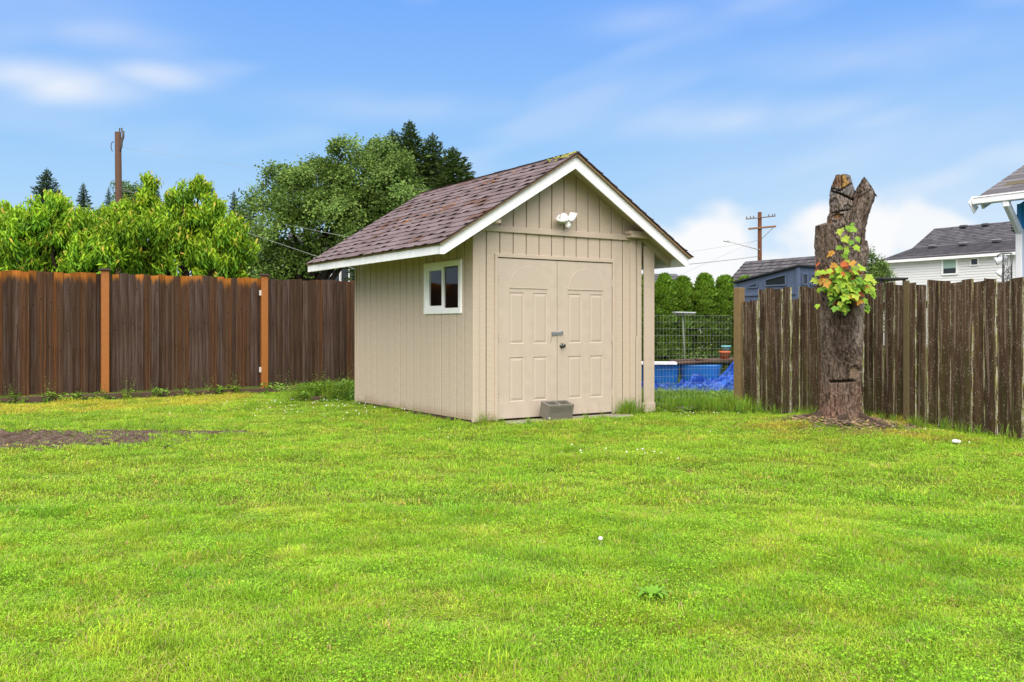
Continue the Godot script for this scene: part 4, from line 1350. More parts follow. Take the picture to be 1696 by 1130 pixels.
func buildings() -> void:
	# white two-storey house far right: its front runs along S, seen from the yard
	var h := base("siding_house", Vector3(23.79, 0, -58.5))
	tag(h, "far pale house with white lap siding and long grey shingle roof", "house")
	var st := start()
	var e0 := Vector3(0, 0, 0) + U * 0.35 + S * 0.1
	var L := 13.0
	var dx := -S * L
	for r in 34:                                   # lap siding, each board tilted out at its foot
		var y := 0.2 + r * 0.16
		quad_out(st, [e0 + Vector3(0, y, 0) - U * 0.03, e0 + dx + Vector3(0, y, 0) - U * 0.03, e0 + dx + Vector3(0, y + 0.16, 0), e0 + Vector3(0, y + 0.16, 0)], e0 + U * 9.0 + Vector3(0, y, 0), Color.WHITE, [Vector2(0, y), Vector2(L, y), Vector2(L, y + 0.16), Vector2(0, y + 0.16)])
		quad_out(st, [e0 + Vector3(0, y, 0) - U * 0.03, e0 + dx + Vector3(0, y, 0) - U * 0.03, e0 + dx + Vector3(0, y, 0), e0 + Vector3(0, y, 0)], e0 + Vector3(0, y + 3, 0), Color(0.6, 0.6, 0.6))
	prism(st, [e0 + U * 0.02, e0 + dx + U * 0.02, e0 + dx + U * 11.5, e0 + U * 11.5], [5.6, 5.6, 5.6, 5.6], 0.0)
	var gab := func(o: Vector3) -> void:
		tri(st, o + U * 0.02 + Vector3(0, 5.4, 0), o + U * 11.5 + Vector3(0, 5.4, 0), o + U * 3.15 + Vector3(0, 6.3, 0))
		tri(st, o + U * 3.15 + Vector3(0, 6.3, 0), o + U * 11.5 + Vector3(0, 5.4, 0), o + U * 5.7 + Vector3(0, 7.75, 0))
	gab.call(e0 + S * 0.0); gab.call(e0 + dx)
	put("wall", done(st), M.siding, h)
	st = start()
	cbox(st, Transform3D(Basis(S, Vector3.UP, S.cross(Vector3.UP)), e0 + Vector3(0, 2.8, 0) - U * 0.02), Vector3(0.16, 5.5, 0.16), 0.01)
	put("corner_board", done(st), M.vinyl, h)
	st = start()
	var A := Vector3(0, 5.52, 0) + S * 0.2
	var B := A - S * (L + 0.6)
	var K := Vector3(0, 6.46, 0) + U * 3.5 + S * 0.2
	var R := Vector3(0, 7.93, 0) + U * 6.06 + S * 0.2
	var off := -S * (L + 0.6)
	var ca := Color(0.115, 0.11, 0.125)
	var cb := Color(0.205, 0.195, 0.215)
	lapped(st, A, A + off, K, K + off, 14, 0.03, ca, cb, 46)
	lapped(st, K, K + off, R, R + off, 12, 0.03, ca, cb, 46)
	lapped(st, A + U * 12.1, A + U * 12.1 + off, R, R + off, 4, 0.03, ca, cb, 4)
	var rf := put("roof", done(st), M.far_roof, h)
	st = start()
	beam(st, A - Vector3(0, 0.12, 0) - U * 0.05, B - Vector3(0, 0.12, 0) - U * 0.05, 0.10, 0.16)
	put("gutter", done(st), M.vinyl, h)
	for v in [[2.25, 5.75], [3.75, 5.7], [1.8, 2.95], [3.85, 2.95], [5.85, 3.15]]:
		st = start()
		var f: float = v[1]
		var o: Vector3 = A - S * v[0] + (U * f + Vector3(0, 0.27 * f if f < 3.5 else 0.94 + (f - 3.5) * 0.574, 0)) + Vector3(0, 0.10, 0)
		cbox(st, Transform3D(Basis(S, Vector3.UP, S.cross(Vector3.UP)), o), Vector3(0.45, 0.16, 0.4), 0.03, Color(0.05, 0.05, 0.055))
		cbox(st, Transform3D(Basis(S, Vector3.UP, S.cross(Vector3.UP)), o + Vector3(0, 0.09, 0)), Vector3(0.38, 0.03, 0.34), 0.01, Color(0.35, 0.35, 0.37))
		put("roof_vent", done(st), M.plain, rf)
	wall_window(h, e0 - S * 4.45 + Vector3(0, 4.88, 0) - U * 0.03, -S, -U, 0.92, 0.92, 0.6, 0.10)
	wall_window(h, e0 - S * 5.99 + Vector3(0, 5.08, 0) - U * 0.03, -S, -U, 0.46, 0.40, 0.0, 0.07)

	# blue house close by at the right edge
	var b := base("blue_house", Vector3(6.20, 0, -12.1))
	tag(b, "bright blue house corner with grey shingle roof and white gutter", "house")
	var wl := U * 0.45 + S * -0.26
	st = start()
	prism(st, [wl, wl - S * 7.0, wl - S * 7.0 + U * 7.0, wl + U * 7.0], [2.86, 2.86, 2.86, 2.86], -0.1)
	tri(st, wl + Vector3(0, 2.84, 0), wl + U * 7 + Vector3(0, 2.84, 0), wl + U * 3.5 + Vector3(0, 4.3, 0))
	put("wall", done(st), M.blue_paint, b)
	for k in 9:
		st = start()
		cbox(st, Transform3D(Basis(S, Vector3.UP, -U), wl - S * (0.05 + 0.3 * k) - U * 0.01 + Vector3(0, 1.4, 0)), Vector3(0.045, 2.86, 0.02), 0.003)
		put("batten", done(st), M.blue_paint, b)
	st = start()
	var ea := Vector3(0, 2.93, 0)
	var pitch := 0.46
	var top := U * 3.9 + Vector3(0, 3.9 * pitch, 0)
	var under := Vector3(0, -0.05, 0)
	var ln := -S * 8.0
	var nr := (Vector3(0, 1, 0) - U * pitch).normalized()
	quad_out(st, [ea - nr * 0.05, ea + ln - nr * 0.05, ea + ln + top - nr * 0.05, ea + top - nr * 0.05], ea + nr * 9.0)
	quad_out(st, [ea - nr * 0.01, ea + ln - nr * 0.01, ea + ln + top - nr * 0.01, ea + top - nr * 0.01], ea - nr * 9.0)
	quad_out(st, [ea + U * 7.8 - nr * 0.01, ea + U * 7.8 + ln, ea + ln + top, ea + top], ea - Vector3(0, 9, 0))
	var br := put("roof", done(st), M.white_trim, b)
	st = start()
	beam(st, ea - S * 0.02 - nr * 0.085, ea + top - S * 0.02 - nr * 0.085, 0.035, 0.13, nr)
	put("rake_board", done(st), M.white_trim, b)
	var upv := top.normalized()
	var tabs := []
	for k in 7:
		var t := start()
		var tone := Color(0.15, 0.14, 0.15).lerp(Color(0.26, 0.245, 0.26), rng.randf())
		if k == 6: tone = Color(0.20, 0.165, 0.10)
		cbox(t, at(Vector3(0, 0.1, 0), Vector3(-0.035, 0, 0)), Vector3(0.298, 0.22, 0.009), 0.002, tone)
		tabs.append(done_uv(t, 1.0, Vector2(rr(0, 3), rr(0, 3))))
	for r in 13:
		for i in 7:
			var o := ea + upv * (0.143 * r - 0.02) + nr * 0.012 - S * (0.12 + 0.303 * i + (0.15 if r % 2 else 0.0))
			put("shingle", tabs[rng.randi() % (7 if rng.randf() < 0.3 else 6)], M.shingle, br, Transform3D(Basis(-S, upv, -(S.cross(upv))), o))
		if r % 2:
			put("shingle", tabs[r % 5], M.shingle, br, Transform3D(Basis(-S, upv, -(S.cross(upv))).scaled_local(Vector3(0.5, 1, 1)), ea + upv * (0.143 * r - 0.02) + nr * 0.012 - S * 0.045))
	st = start()
	lapped(st, ea + upv * 1.84 + nr * 0.004 + S * 0.03, ea + ln + upv * 1.84 + nr * 0.004, ea + top + nr * 0.004, ea + ln + top + nr * 0.004, 16, 0.012, Color(0.15, 0.14, 0.15), Color(0.25, 0.24, 0.25), 20)
	lapped(st, ea - S * 2.25 + nr * 0.003, ea + ln + nr * 0.003, ea - S * 2.25 + upv * 1.84 + nr * 0.003, ea + ln + upv * 1.84 + nr * 0.003, 13, 0.012, Color(0.15, 0.14, 0.15), Color(0.25, 0.24, 0.25), 18)
	tag(put("shingle_courses", done(st), M.far_roof, br), "", "", "", "stuff")
	# gutter with its closed end, and the downspout
	st = start()
	var ga := ea - U * 0.06 + Vector3(0, -0.045, 0)
	beam(st, ga + S * 0.03, ga - S * 8.0, 0.11, 0.085, Vector3.UP, 0.01)
	beam(st, ga + S * 0.03 - U * 0.052 + Vector3(0, 0.048, 0), ga - S * 8.0 - U * 0.052 + Vector3(0, 0.048, 0), 0.02, 0.018, Vector3.UP, 0.004)
	beam(st, ga + S * 0.05 - U * 0.05 + Vector3(0, 0.03, 0), ga + S * 0.05 + U * 0.08 + Vector3(0, -0.11, 0), 0.012, 0.14, Vector3.UP, 0.002)
	put("gutter", done(st), M.white_trim, b)
	st = start()
	var g0 := ga - S * 0.40
	var wall_p := wl - S * 0.07 - U * 0.06
	beam(st, g0 + Vector3(0, -0.02, 0), g0 + Vector3(0, -0.12, 0), 0.085, 0.075, U, 0.012)
	beam(st, g0 + Vector3(0, -0.08, 0), Vector3(wall_p.x, 2.47, wall_p.z), 0.085, 0.075, U, 0.012)
	beam(st, Vector3(wall_p.x, 2.52, wall_p.z), Vector3(wall_p.x, 0.0, wall_p.z), 0.085, 0.075, U, 0.012)
	put("downspout", done(st), M.white_trim, b)
	st = start()
	cbox(st, Transform3D(Basis(S, Vector3.UP, -U), wl + S * 0.02 - U * -0.03 + Vector3(0, 2.60, 0)), Vector3(0.05, 0.24, 0.12), 0.015)
	for k in 6: cbox(st, Transform3D(Basis(S, Vector3.UP, -U), wl + S * 0.05 + Vector3(0, 2.51 + 0.035 * k, 0)), Vector3(0.012, 0.018, 0.10), 0.003, Color(2, 2, 2))
	put("vent_hood", done(st), M.black, b)
	var fl := base("flood_lamp", wl + S * 0.10 - U * 0.05 + Vector3(0, 2.16, 0), 0.0, b)
	for k in 2:
		st = start(false)
		var dirv := (S * 0.7 - U * 0.5 + Vector3(0, -0.35 - 0.5 * k, 0)).normalized()
		tube(st, [Vector3(0, -0.13 * k, 0), dirv * 0.05 + Vector3(0, -0.13 * k, 0), dirv * 0.14 + Vector3(0, -0.13 * k, 0), dirv * 0.15 + Vector3(0, -0.13 * k, 0)], [0.025, 0.035, 0.055, 0.052], 12)
		put("lamp_head", done(st), M.vinyl, fl)

	# slate-blue outbuilding behind the pickets: tall face on the right, roof falling to the left
	var o := base("slate_shed", Vector3(5.34, 0, -17.0))
	tag(o, "slate blue outbuilding with clerestory windows behind the old pickets", "shed")
	var sd := S * 1.53
	var fu := U * 1.5
	st = start()
	prism(st, [Vector3.ZERO, sd, sd + fu, fu], [2.35, 2.10, 2.10, 2.35], -0.1)
	put("wall", done(st), M.slate_paint, o)
	st = start()
	var tp := [Vector3(0, 2.36, 0) - U * 0.07 - S * 0.07, Vector3(0, 2.105, 0) + sd - U * 0.07 + S * 0.07, Vector3(0, 2.105, 0) + sd + fu + U * 0.07 + S * 0.07, Vector3(0, 2.36, 0) + fu + U * 0.07 - S * 0.07]
	var cc := Vector3(0, 2.25, 0) + sd * 0.5 + fu * 0.5
	quad_out(st, [tp[0] + Vector3(0, 0.03, 0), tp[1] + Vector3(0, 0.03, 0), tp[2] + Vector3(0, 0.03, 0), tp[3] + Vector3(0, 0.03, 0)], cc - Vector3(0, 3, 0))
	quad_out(st, tp, cc + Vector3(0, 3, 0))
	for k in 4: quad_out(st, [tp[k], tp[(k + 1) % 4], tp[(k + 1) % 4] + Vector3(0, 0.03, 0), tp[k] + Vector3(0, 0.03, 0)], cc)
	put("roof", done(st), M.black, o)
	# windows on the sloping side: a trapezoid and a small triangle, framed
	for q in [[[0.28, 2.02, 2.22], [0.78, 2.02, 2.135]], [[0.98, 2.0, 2.085], [1.22, 2.0, 2.03]]]:
		var n := base("window", Vector3.ZERO, 0.0, o)
		var l0: Array = q[0]
		var l1: Array = q[1]
		var ou := -U
		var ps := [S * l0[0] + Vector3(0, l0[1], 0), S * l1[0] + Vector3(0, l1[1], 0), S * l1[0] + Vector3(0, l1[2], 0), S * l0[0] + Vector3(0, l0[2], 0)]
		st = start()
		quad_out(st, [ps[0] + ou * 0.006, ps[1] + ou * 0.006, ps[2] + ou * 0.006, ps[3] + ou * 0.006], ps[0] + U)
		put("pane", done(st), M.dark_pane, n)
		st = start()
		for k in 4: beam(st, ps[k] + ou * 0.012, ps[(k + 1) % 4] + ou * 0.012, 0.028, 0.03, U, 0.003)
		put("frame", done(st), M.slate_paint, n)
	for q in [[0.10, 0.24], [0.34, 0.78], [0.88, 1.26]]:
		var n := base("window", Vector3.ZERO, 0.0, o)
		var ps := [U * q[0] + Vector3(0, 2.02, 0), U * q[1] + Vector3(0, 2.02, 0), U * q[1] + Vector3(0, 2.22, 0), U * q[0] + Vector3(0, 2.22, 0)]
		st = start()
		quad_out(st, [ps[0] - S * 0.006, ps[1] - S * 0.006, ps[2] - S * 0.006, ps[3] - S * 0.006], ps[0] + S)
		put("pane", done(st), M.dark_pane, n)
		st = start()
		for k in 4: beam(st, ps[k] - S * 0.012, ps[(k + 1) % 4] - S * 0.012, 0.028, 0.03, S, 0.003)
		put("frame", done(st), M.slate_paint, n)
	for q in [[Vector3(0, 0, 0), 2.33], [sd, 2.08], [sd * 0.55, 0.0]]:
		st = start()
		var pp: Vector3 = q[0]
		if q[1] > 0.0: beam(st, pp - U * 0.012 - S * 0.0, pp - U * 0.012 + Vector3(0, q[1], 0), 0.07, 0.05, U, 0.004)
		else: beam(st, Vector3(0, 1.86, 0) - U * 0.012, sd + Vector3(0, 1.86, 0) - U * 0.012, 0.05, 0.03, U, 0.004)
		put("trim_board", done(st), M.slate_paint, o)

	# grey-brown roofed house beyond the hedge
	var r := base("hedge_house", Vector3(10.66, 0, -41.6))
	tag(r, "low house with grey brown shingle roof beyond the clipped hedge", "house")
	st = start()
	var ra := Vector3(0, 4.22, 0)
	var lo := -U * 2.4 + Vector3(0, -2.0, 0)
	var le := -S * 5.0
	lapped(st, ra + lo, ra + lo + le, ra, ra + le, 13, 0.03, Color(0.105, 0.10, 0.11), Color(0.20, 0.19, 0.205), 30)
	lapped(st, ra + U * 2.4 + Vector3(0, -2, 0), ra + U * 2.4 + Vector3(0, -2, 0) + le, ra, ra + le, 4, 0.03, Color(0.1, 0.1, 0.11), Color(0.17, 0.165, 0.18), 4)
	put("roof", done(st), M.far_roof, r)
	st = start()
	var w0 := -U * 2.1 - S * 0.3
	prism(st, [w0, w0 - S * 4.4, w0 - S * 4.4 + U * 4.2, w0 + U * 4.2], [2.25, 2.25, 2.25, 2.25], 0.0)
	tri(st, w0 + Vector3(0, 2.2, 0), w0 + U * 4.2 + Vector3(0, 2.2, 0), -S * 0.3 + Vector3(0, 4.1, 0))
	tri(st, w0 - S * 4.4 + Vector3(0, 2.2, 0), w0 - S * 4.4 + U * 4.2 + Vector3(0, 2.2, 0), -S * 4.7 + Vector3(0, 4.1, 0))
	put("wall", done(st), M.siding, r)
	# sliver of another roof to the left of it
	var q := base("distant_house", Vector3(9.6, 0, -55.0))
	tag(q, "distant grey roofed house just showing above the hedge beside the shed", "house")
	st = start()
	var qa := Vector3(0.3, 4.45, 0)
	lapped(st, qa + Vector3(-7, -0.05, 0) + Vector3(0, -1.7, 2.6), qa + Vector3(1.6, -1.7, 2.6), qa + Vector3(-7, 0.0, 0), qa, 9, 0.03, Color(0.13, 0.13, 0.145), Color(0.2, 0.2, 0.22), 12)
	tri(st, qa, qa + Vector3(1.6, -1.7, 2.6), qa + Vector3(1.6, -1.7, -2.6), Color(0.15, 0.15, 0.16))
	lapped(st, qa + Vector3(-7, -1.7, -2.6), qa + Vector3(1.6, -1.7, -2.6), qa + Vector3(-7, 0.0, 0), qa, 3, 0.03, Color(0.13, 0.13, 0.145), Color(0.2, 0.2, 0.22), 3)
	put("roof", done(st), M.far_roof, q)
	put("wall", box_mesh(Vector3(-6.5, 0, -2.2), Vector3(1.5, 2.76, 2.2), 0.0), M.siding, q)
	# house with the bay of three windows, left of the shed
	var v := base("green_house", Vector3(-9.3, 0, -50.0))
	tag(v, "dark green house with white framed triple window behind the maple", "house")
	put("wall", box_mesh(Vector3(-3.0, 0, -4.0), Vector3(3.2, 5.2, 0.0), 0.02, Color(0.02, 0.045, 0.035)), M.plain, v)
	st = start()
	lapped(st, Vector3(-3.4, 5.1, 0.4), Vector3(3.6, 5.1, 0.4), Vector3(-3.4, 6.6, -2), Vector3(3.6, 6.6, -2), 12, 0.03, Color(0.08, 0.08, 0.085), Color(0.13, 0.13, 0.14), 14)
	lapped(st, Vector3(-3.4, 5.1, -4.4), Vector3(3.6, 5.1, -4.4), Vector3(-3.4, 6.6, -2), Vector3(3.6, 6.6, -2), 4, 0.03, Color(0.08, 0.08, 0.085), Color(0.13, 0.13, 0.14), 4)
	put("roof", done(st), M.far_roof, v)
	for k in 3:
		wall_window(v, Vector3(-0.86 + 0.5 * k, 4.12, 0.01), Vector3.RIGHT, Vector3.BACK, 0.46, 0.86, 0.0, 0.07)

# ---------------------------------------------------------------- trees
func background_trees() -> void:
	var sprigs := [peach_sprig(0.5), peach_sprig(0.0), peach_sprig(0.0)]
	var mk := func(list: Array, root: Vector3, z: float) -> Array:
		var out := []
		for l in list: out.append([Vector3(l[0] - root.x, l[1], rr(-0.45, 0.45) * minf(1.0, l[2] * 2.0)), l[2]])
		return out
	var p1 := Vector3(-8.95, 0, -18.3)
	lobed_tree("peach_tree", "leafy bright green fruit tree at the left edge behind the stained fence", p1, mk.call([[-10.64, 2.94, 0.67], [-10.03, 3.2, 0.5], [-9.55, 2.9, 0.66], [-9.13, 3.3, 0.48], [-8.58, 2.95, 0.64], [-9.25, 3.6, 0.22], [-8.22, 3.25, 0.44], [-7.91, 2.86, 0.6], [-9.79, 2.4, 0.6], [-8.94, 2.4, 0.6], [-8.22, 2.4, 0.6], [-7.85, 3.45, 0.22], [-11.4, 2.7, 0.7], [-10.5, 2.35, 0.6]], p1, 0.0), 760.0, sprigs, M.foliage, Color(0.07, 0.05, 0.038), 0.10, 1.3, Color(1.08, 1.02, 0.95), 1.15, 1.0, 1.3, "fruit trees behind the stained fence")
	var p2 := Vector3(-6.75, 0, -18.8)
	lobed_tree("peach_tree", "leafy bright green fruit tree with tall shoots, nearer the maple", p2, mk.call([[-7.51, 2.95, 0.7], [-7.67, 3.6, 0.32], [-7.52, 4.12, 0.16], [-7.45, 3.85, 0.2], [-6.95, 3.25, 0.62], [-6.87, 3.72, 0.27], [-6.47, 4.08, 0.17], [-6.7, 3.93, 0.2], [-6.26, 3.5, 0.35], [-6.2, 2.95, 0.62], [-5.68, 3.0, 0.38], [-5.58, 2.6, 0.35], [-6.82, 2.5, 0.72], [-5.95, 2.45, 0.54], [-7.57, 2.4, 0.56]], p2, 0.0), 760.0, sprigs, M.foliage, Color(0.07, 0.05, 0.038), 0.11, 1.3, Color(1.14, 1.03, 0.9), 1.15, 1.0, 1.3, "fruit trees behind the stained fence")
	var ms := [broad_sprig(46, 0.42, 0.09, Color(0.085, 0.155, 0.030), Color(0.215, 0.315, 0.062)), broad_sprig(46, 0.42, 0.085, Color(0.065, 0.122, 0.028), Color(0.155, 0.245, 0.05))]
	var pm := Vector3(-7.65, 0, -34.0)
	var ml := []
	for l in [[-9.37, 5.6, 1.05], [-10.0, 4.7, 0.8], [-9.52, 3.9, 0.95], [-8.69, 6.5, 0.76], [-7.72, 5.8, 1.2], [-7.57, 6.8, 0.75], [-6.48, 6.5, 1.05], [-5.58, 7.25, 0.92], [-5.81, 5.9, 1.3], [-4.68, 7.0, 0.95], [-4.41, 6.2, 1.05], [-4.0, 5.8, 0.62], [-6.48, 4.95, 1.2], [-8.06, 4.35, 1.15], [-8.0, 3.3, 0.8], [-5.36, 5.0, 1.2], [-8.62, 3.35, 1.0], [-6.21, 7.65, 0.42], [-5.02, 7.9, 0.5], [-9.41, 3.1, 0.78], [-4.0, 5.2, 1.1], [-10.3, 3.0, 0.6]]:
		ml.append([Vector3(l[0] - pm.x, l[1], rr(-1.0, 1.0)), l[2]])
	lobed_tree("maple_tree", "big dark green broadleaf tree behind the fence, left of the shed roof", pm, ml, 125.0, ms, M.foliage, Color(0.045, 0.038, 0.032), 0.22, 0.5, Color(1, 1, 1), 1.0, 1.2, 2.2)
	var bough := needle_bough(Color(0.045, 0.085, 0.030), Color(0.115, 0.175, 0.055))
	for c in [[-5.07, -45.0, 11.5, 2.8, "tallest spire"], [-4.05, -46.5, 11.2, 2.4, "middle slim spire"], [-2.85, -44.0, 10.0, 2.9, "broad lower spire"], [-6.15, -47.0, 11.5, 2.4, "leftmost spire, half hidden by the maple"]]:
		conifer("conifer_tree", "dark green conifer above the shed roof, " + c[4], Vector3(c[0], 0, c[1]), c[2], c[3], 0.12, bough, Color(1.25, 1.2, 1.05), 270, "conifers behind the maple")
	for c in [[-40.85, -80.0, 15.3, 2.9, "the largest, left of the bare pole"], [-39.97, -85.0, 14.8, 1.9, "small one just left of the bare pole"], [-38.93, -88.0, 14.8, 1.3, "thin tip directly beside the bare pole"], [-32.99, -85.0, 14.1, 1.5, "small tip between the fruit tree shoots"], [-26.49, -80.0, 14.1, 1.7, "left of the pair beside the maple"], [-25.0, -82.0, 13.6, 1.3, "right of the pair beside the maple"], [-36.0, -86.0, 11.8, 2.0, "low one behind the fruit tree top"]]:
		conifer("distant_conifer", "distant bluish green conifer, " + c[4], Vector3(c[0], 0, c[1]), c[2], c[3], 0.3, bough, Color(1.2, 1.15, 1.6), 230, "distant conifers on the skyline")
	var dm := Vector3(-31.4, 0, -75.0)
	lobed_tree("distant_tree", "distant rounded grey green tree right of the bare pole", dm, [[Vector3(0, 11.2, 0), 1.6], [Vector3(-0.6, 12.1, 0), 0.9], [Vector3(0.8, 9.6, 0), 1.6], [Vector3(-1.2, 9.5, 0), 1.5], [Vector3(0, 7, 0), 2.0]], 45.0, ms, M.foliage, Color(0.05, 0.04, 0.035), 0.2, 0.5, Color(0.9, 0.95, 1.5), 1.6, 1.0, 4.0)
	var rt := Vector3(15.9, 0, -40.0)
	lobed_tree("bushy_tree", "grey green small tree between the stump and the white house", rt, [[Vector3(-0.1, 4.1, 0), 0.4], [Vector3(0, 3.5, 0), 0.62], [Vector3(0.05, 2.8, 0), 0.75], [Vector3(0, 2.0, 0), 0.85], [Vector3(-0.5, 2.6, 0.2), 0.6]], 230.0, ms, M.foliage, Color(0.05, 0.04, 0.035), 0.1, 0.5, Color(1.0, 1.0, 1.15), 0.8, 1.0, 1.2)

func hedge() -> void:
	var fan := scale_sprig(Color(0.050, 0.115, 0.011), Color(0.128, 0.232, 0.019))
	var words_ := ["half hidden behind the shed wall", "seen through the lean-to slot", "nearest the lean-to post", "second right of the lean-to post", "middle of the wire gap", "just left of the picket end post", "behind the picket end post", "beside the slate blue outbuilding"]
	var xs := [2.45, 2.98, 3.52, 3.97, 4.47, 4.97, 5.44, 5.95]
	for i in 8:
		var h: float = 2.36 + [0.0, -0.02, 0.03, -0.02, 0.04, 0.0, -0.03, -0.05][i]
		var t := base("hedge_shrub", Vector3(xs[i], 0, -21.0 - 0.12 * (i % 2) - 0.03 * i))
		tag(t, "clipped green columnar conifer in the hedge, " + words_[i], "shrub", "columnar conifers of the hedge")
		var st := start(false)
		tube(st, [Vector3(0, -0.1, 0), Vector3(0.01, h * 0.6, 0), Vector3(0, h * 0.93, 0)], [0.05, 0.035, 0.008], 6, Color(0.06, 0.045, 0.03))
		# the dense inner mass of old foliage that keeps one from seeing through
		put("trunk", done(st), M.bark_plain, t)
		var places := []
		var cols := []
		for k in 2400:
			var f := pow(rng.randf(), 0.85)
			var y := h * f
			var r := 0.37 * (1.0 if f < 0.62 else sqrt(maxf(0.0, 1.0 - pow((f - 0.62) / 0.38, 1.35))) * 0.92 + 0.08)
			r *= 0.9 + 0.1 * sin(y * 9.0 + i)
			var a := rr(0, TAU)
			var q := 1.0 - 0.45 * pow(rng.randf(), 2.0)
			var dir := Vector3(cos(a), 0, sin(a))
			var p := dir * r * q * (1.0 + 0.22 * nz.get_noise_3d(cos(a) * 60.0 + i * 400.0, y * 70.0, sin(a) * 60.0)) + Vector3(0, y, 0)
			var b := Basis(Vector3.UP, -a + PI / 2 + rr(-0.9, 0.9)) * Basis(Vector3.RIGHT, rr(-0.2, 0.6))
			places.append(Transform3D(b.scaled(Vector3.ONE * rr(0.6, 1.1)), p))
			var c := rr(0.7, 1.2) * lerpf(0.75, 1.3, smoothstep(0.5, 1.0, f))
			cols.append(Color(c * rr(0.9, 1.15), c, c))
		tag(scatter("crown", fan, M.foliage, places, cols, t), "", "", "", "stuff")

# ---------------------------------------------------------------- poles and wires
func wire(called_label: String, a: Vector3, b: Vector3, sag: float, r := 0.007) -> void:
	var st := start(false)
	var pts := []
	var rad := []
	for k in 13:
		var f := k / 12.0
		pts.append(a.lerp(b, f) - Vector3(0, sag * 4.0 * f * (1.0 - f), 0))
		rad.append(r)
	tube(st, pts, rad, 5)
	tag(put("overhead_wire", done(st), M.galvanised), called_label, "wire", "overhead wires")

func poles() -> void:
	var p := base("wooden_pole", Vector3(-16.41, 0, -38))
	tag(p, "bare weathered wooden utility pole rising above the fruit tree at left", "utility pole")
	var st := start(false)
	tube(st, [Vector3(0, -0.3, 0), Vector3(0.03, 4.5, 0), Vector3(-0.02, 9.36, 0)], [0.17, 0.145, 0.125], 12, Color(0.17, 0.105, 0.075))
	put("shaft", done(st), M.bark_plain, p)
	st = start(false)
	tube(st, [Vector3(0.09, 8.55, 0.05), Vector3(0.14, 8.75, 0.05), Vector3(0.15, 8.95, 0.05), Vector3(0.22, 9.15, 0.05), Vector3(0.22, 9.40, 0.05)], [0.03, 0.05, 0.055, 0.055, 0.05], 8, Color(0.06, 0.05, 0.045))
	put("cable_guard", done(st), M.plain, p)
	st = start(false)
	for k in 2: tube(st, [Vector3(0.05 + 0.09 * k, 9.36, 0), Vector3(0.05 + 0.09 * k, 9.5, 0), Vector3(0.05 + 0.09 * k, 9.53, 0)], [0.02, 0.03, 0.045], 8, Color(0.13, 0.12, 0.12))
	put("insulator", done(st), M.glossy, p)
	st = start(false)
	var loop := []
	var lr := []
	for k in 9:
		var a := PI * 0.35 + k * 0.42
		loop.append(Vector3(-0.2 + cos(a) * 0.09, 8.75 + sin(a) * 0.2, 0.05)); lr.append(0.018)
	tube(st, loop, lr, 5, Color(0.05, 0.05, 0.05))
	put("wire_loop", done(st), M.plain, p)
	var q := base("utility_pole", Vector3(16.31, 0, -60))
	tag(q, "brown wooden utility pole with two crossarms beside the hedge", "utility pole")
	st = start(false)
	tube(st, [Vector3(0, -0.3, 0), Vector3(0, 4.5, 0), Vector3(0, 8.8, 0)], [0.17, 0.145, 0.13], 12, Color(0.20, 0.085, 0.045))
	put("shaft", done(st), M.bark_plain, q)
	st = start()
	beam(st, Vector3(-0.78, 7.68, 0.16), Vector3(1.02, 7.85, 0.16), 0.11, 0.12, Vector3.UP, 0.01, Color(0.7, 0.5, 0.4))
	put("crossarm", done(st), M.raw_wood, q)
	st = start()
	beam(st, Vector3(-0.95, 8.32, 0.16), Vector3(0.98, 8.52, 0.16), 0.06, 0.06, Vector3.UP, 0.006, Color(0.45, 0.38, 0.35))
	put("crossarm", done(st), M.raw_wood, q)
	for x in [-0.9, -0.65, -0.45, 0.55, 0.8, 0.95]:
		st = start(false)
		tube(st, [Vector3(x, 8.42 + x * 0.1, 0.16), Vector3(x, 8.55 + x * 0.1, 0.16), Vector3(x, 8.6 + x * 0.1, 0.16)], [0.02, 0.045, 0.02], 7, Color(0.12, 0.11, 0.11))
		put("insulator", done(st), M.glossy, q)
	st = start(false)
	tube(st, [Vector3(0.85, 7.75, 0.1), Vector3(0.0, 6.95, 0.1)], [0.025, 0.025], 6, Color(0.2, 0.18, 0.17))
	put("brace", done(st), M.plain, q)
	st = start(false)
	tube(st, [Vector3(0, 6.30, 0.12), Vector3(-1.2, 6.62, 0.12), Vector3(-2.05, 6.86, 0.12)], [0.035, 0.032, 0.028], 7, Color(0.35, 0.35, 0.36))
	cbox(st, at(Vector3(-2.2, 6.87, 0.12), Vector3(0, 0, -0.15)), Vector3(0.42, 0.09, 0.16), 0.03, Color(0.35, 0.36, 0.38))
	cbox(st, at(Vector3(-2.12, 6.95, 0.12)), Vector3(0.07, 0.08, 0.07), 0.02, Color(0.3, 0.3, 0.3))
	put("street_lamp", done(st), M.plain, q)
	wire("grey overhead wire from the bare pole, highest across the maple", Vector3(-16.41, 8.75, -38), Vector3(3.0, 5.15, -30.6), 0.12, 0.0045)
	wire("grey overhead wire from the bare pole, middle one across the maple", Vector3(-16.41, 6.97, -38), Vector3(-1.0, 3.2, -27.5), 0.06)
	wire("grey overhead wire from the bare pole, steepest across the maple", Vector3(-16.41, 7.07, -38), Vector3(-3.0, 2.4, -27.0), 0.05)
	wire("thin wire from the bare pole to the left edge", Vector3(-16.41, 6.3, -38), Vector3(-32.0, 6.3, -40.0), 0.2)
	wire("dark sagging wire from the shed roof tip to the lamp arm of the crossarm pole", Vector3(16.29, 6.95, -59.9), Vector3(2.8, 3.9, -40.0), 0.1)
	wire("dark level wire to the lower shaft of the crossarm pole", Vector3(16.29, 5.9, -59.9), Vector3(2.5, 3.6, -39.0), 0.12, 0.02)
	wire("thin slanting wire from the crossarm pole down to the hedge", Vector3(16.29, 7.05, -59.9), Vector3(3.0, 1.6, -41.0), 0.05)

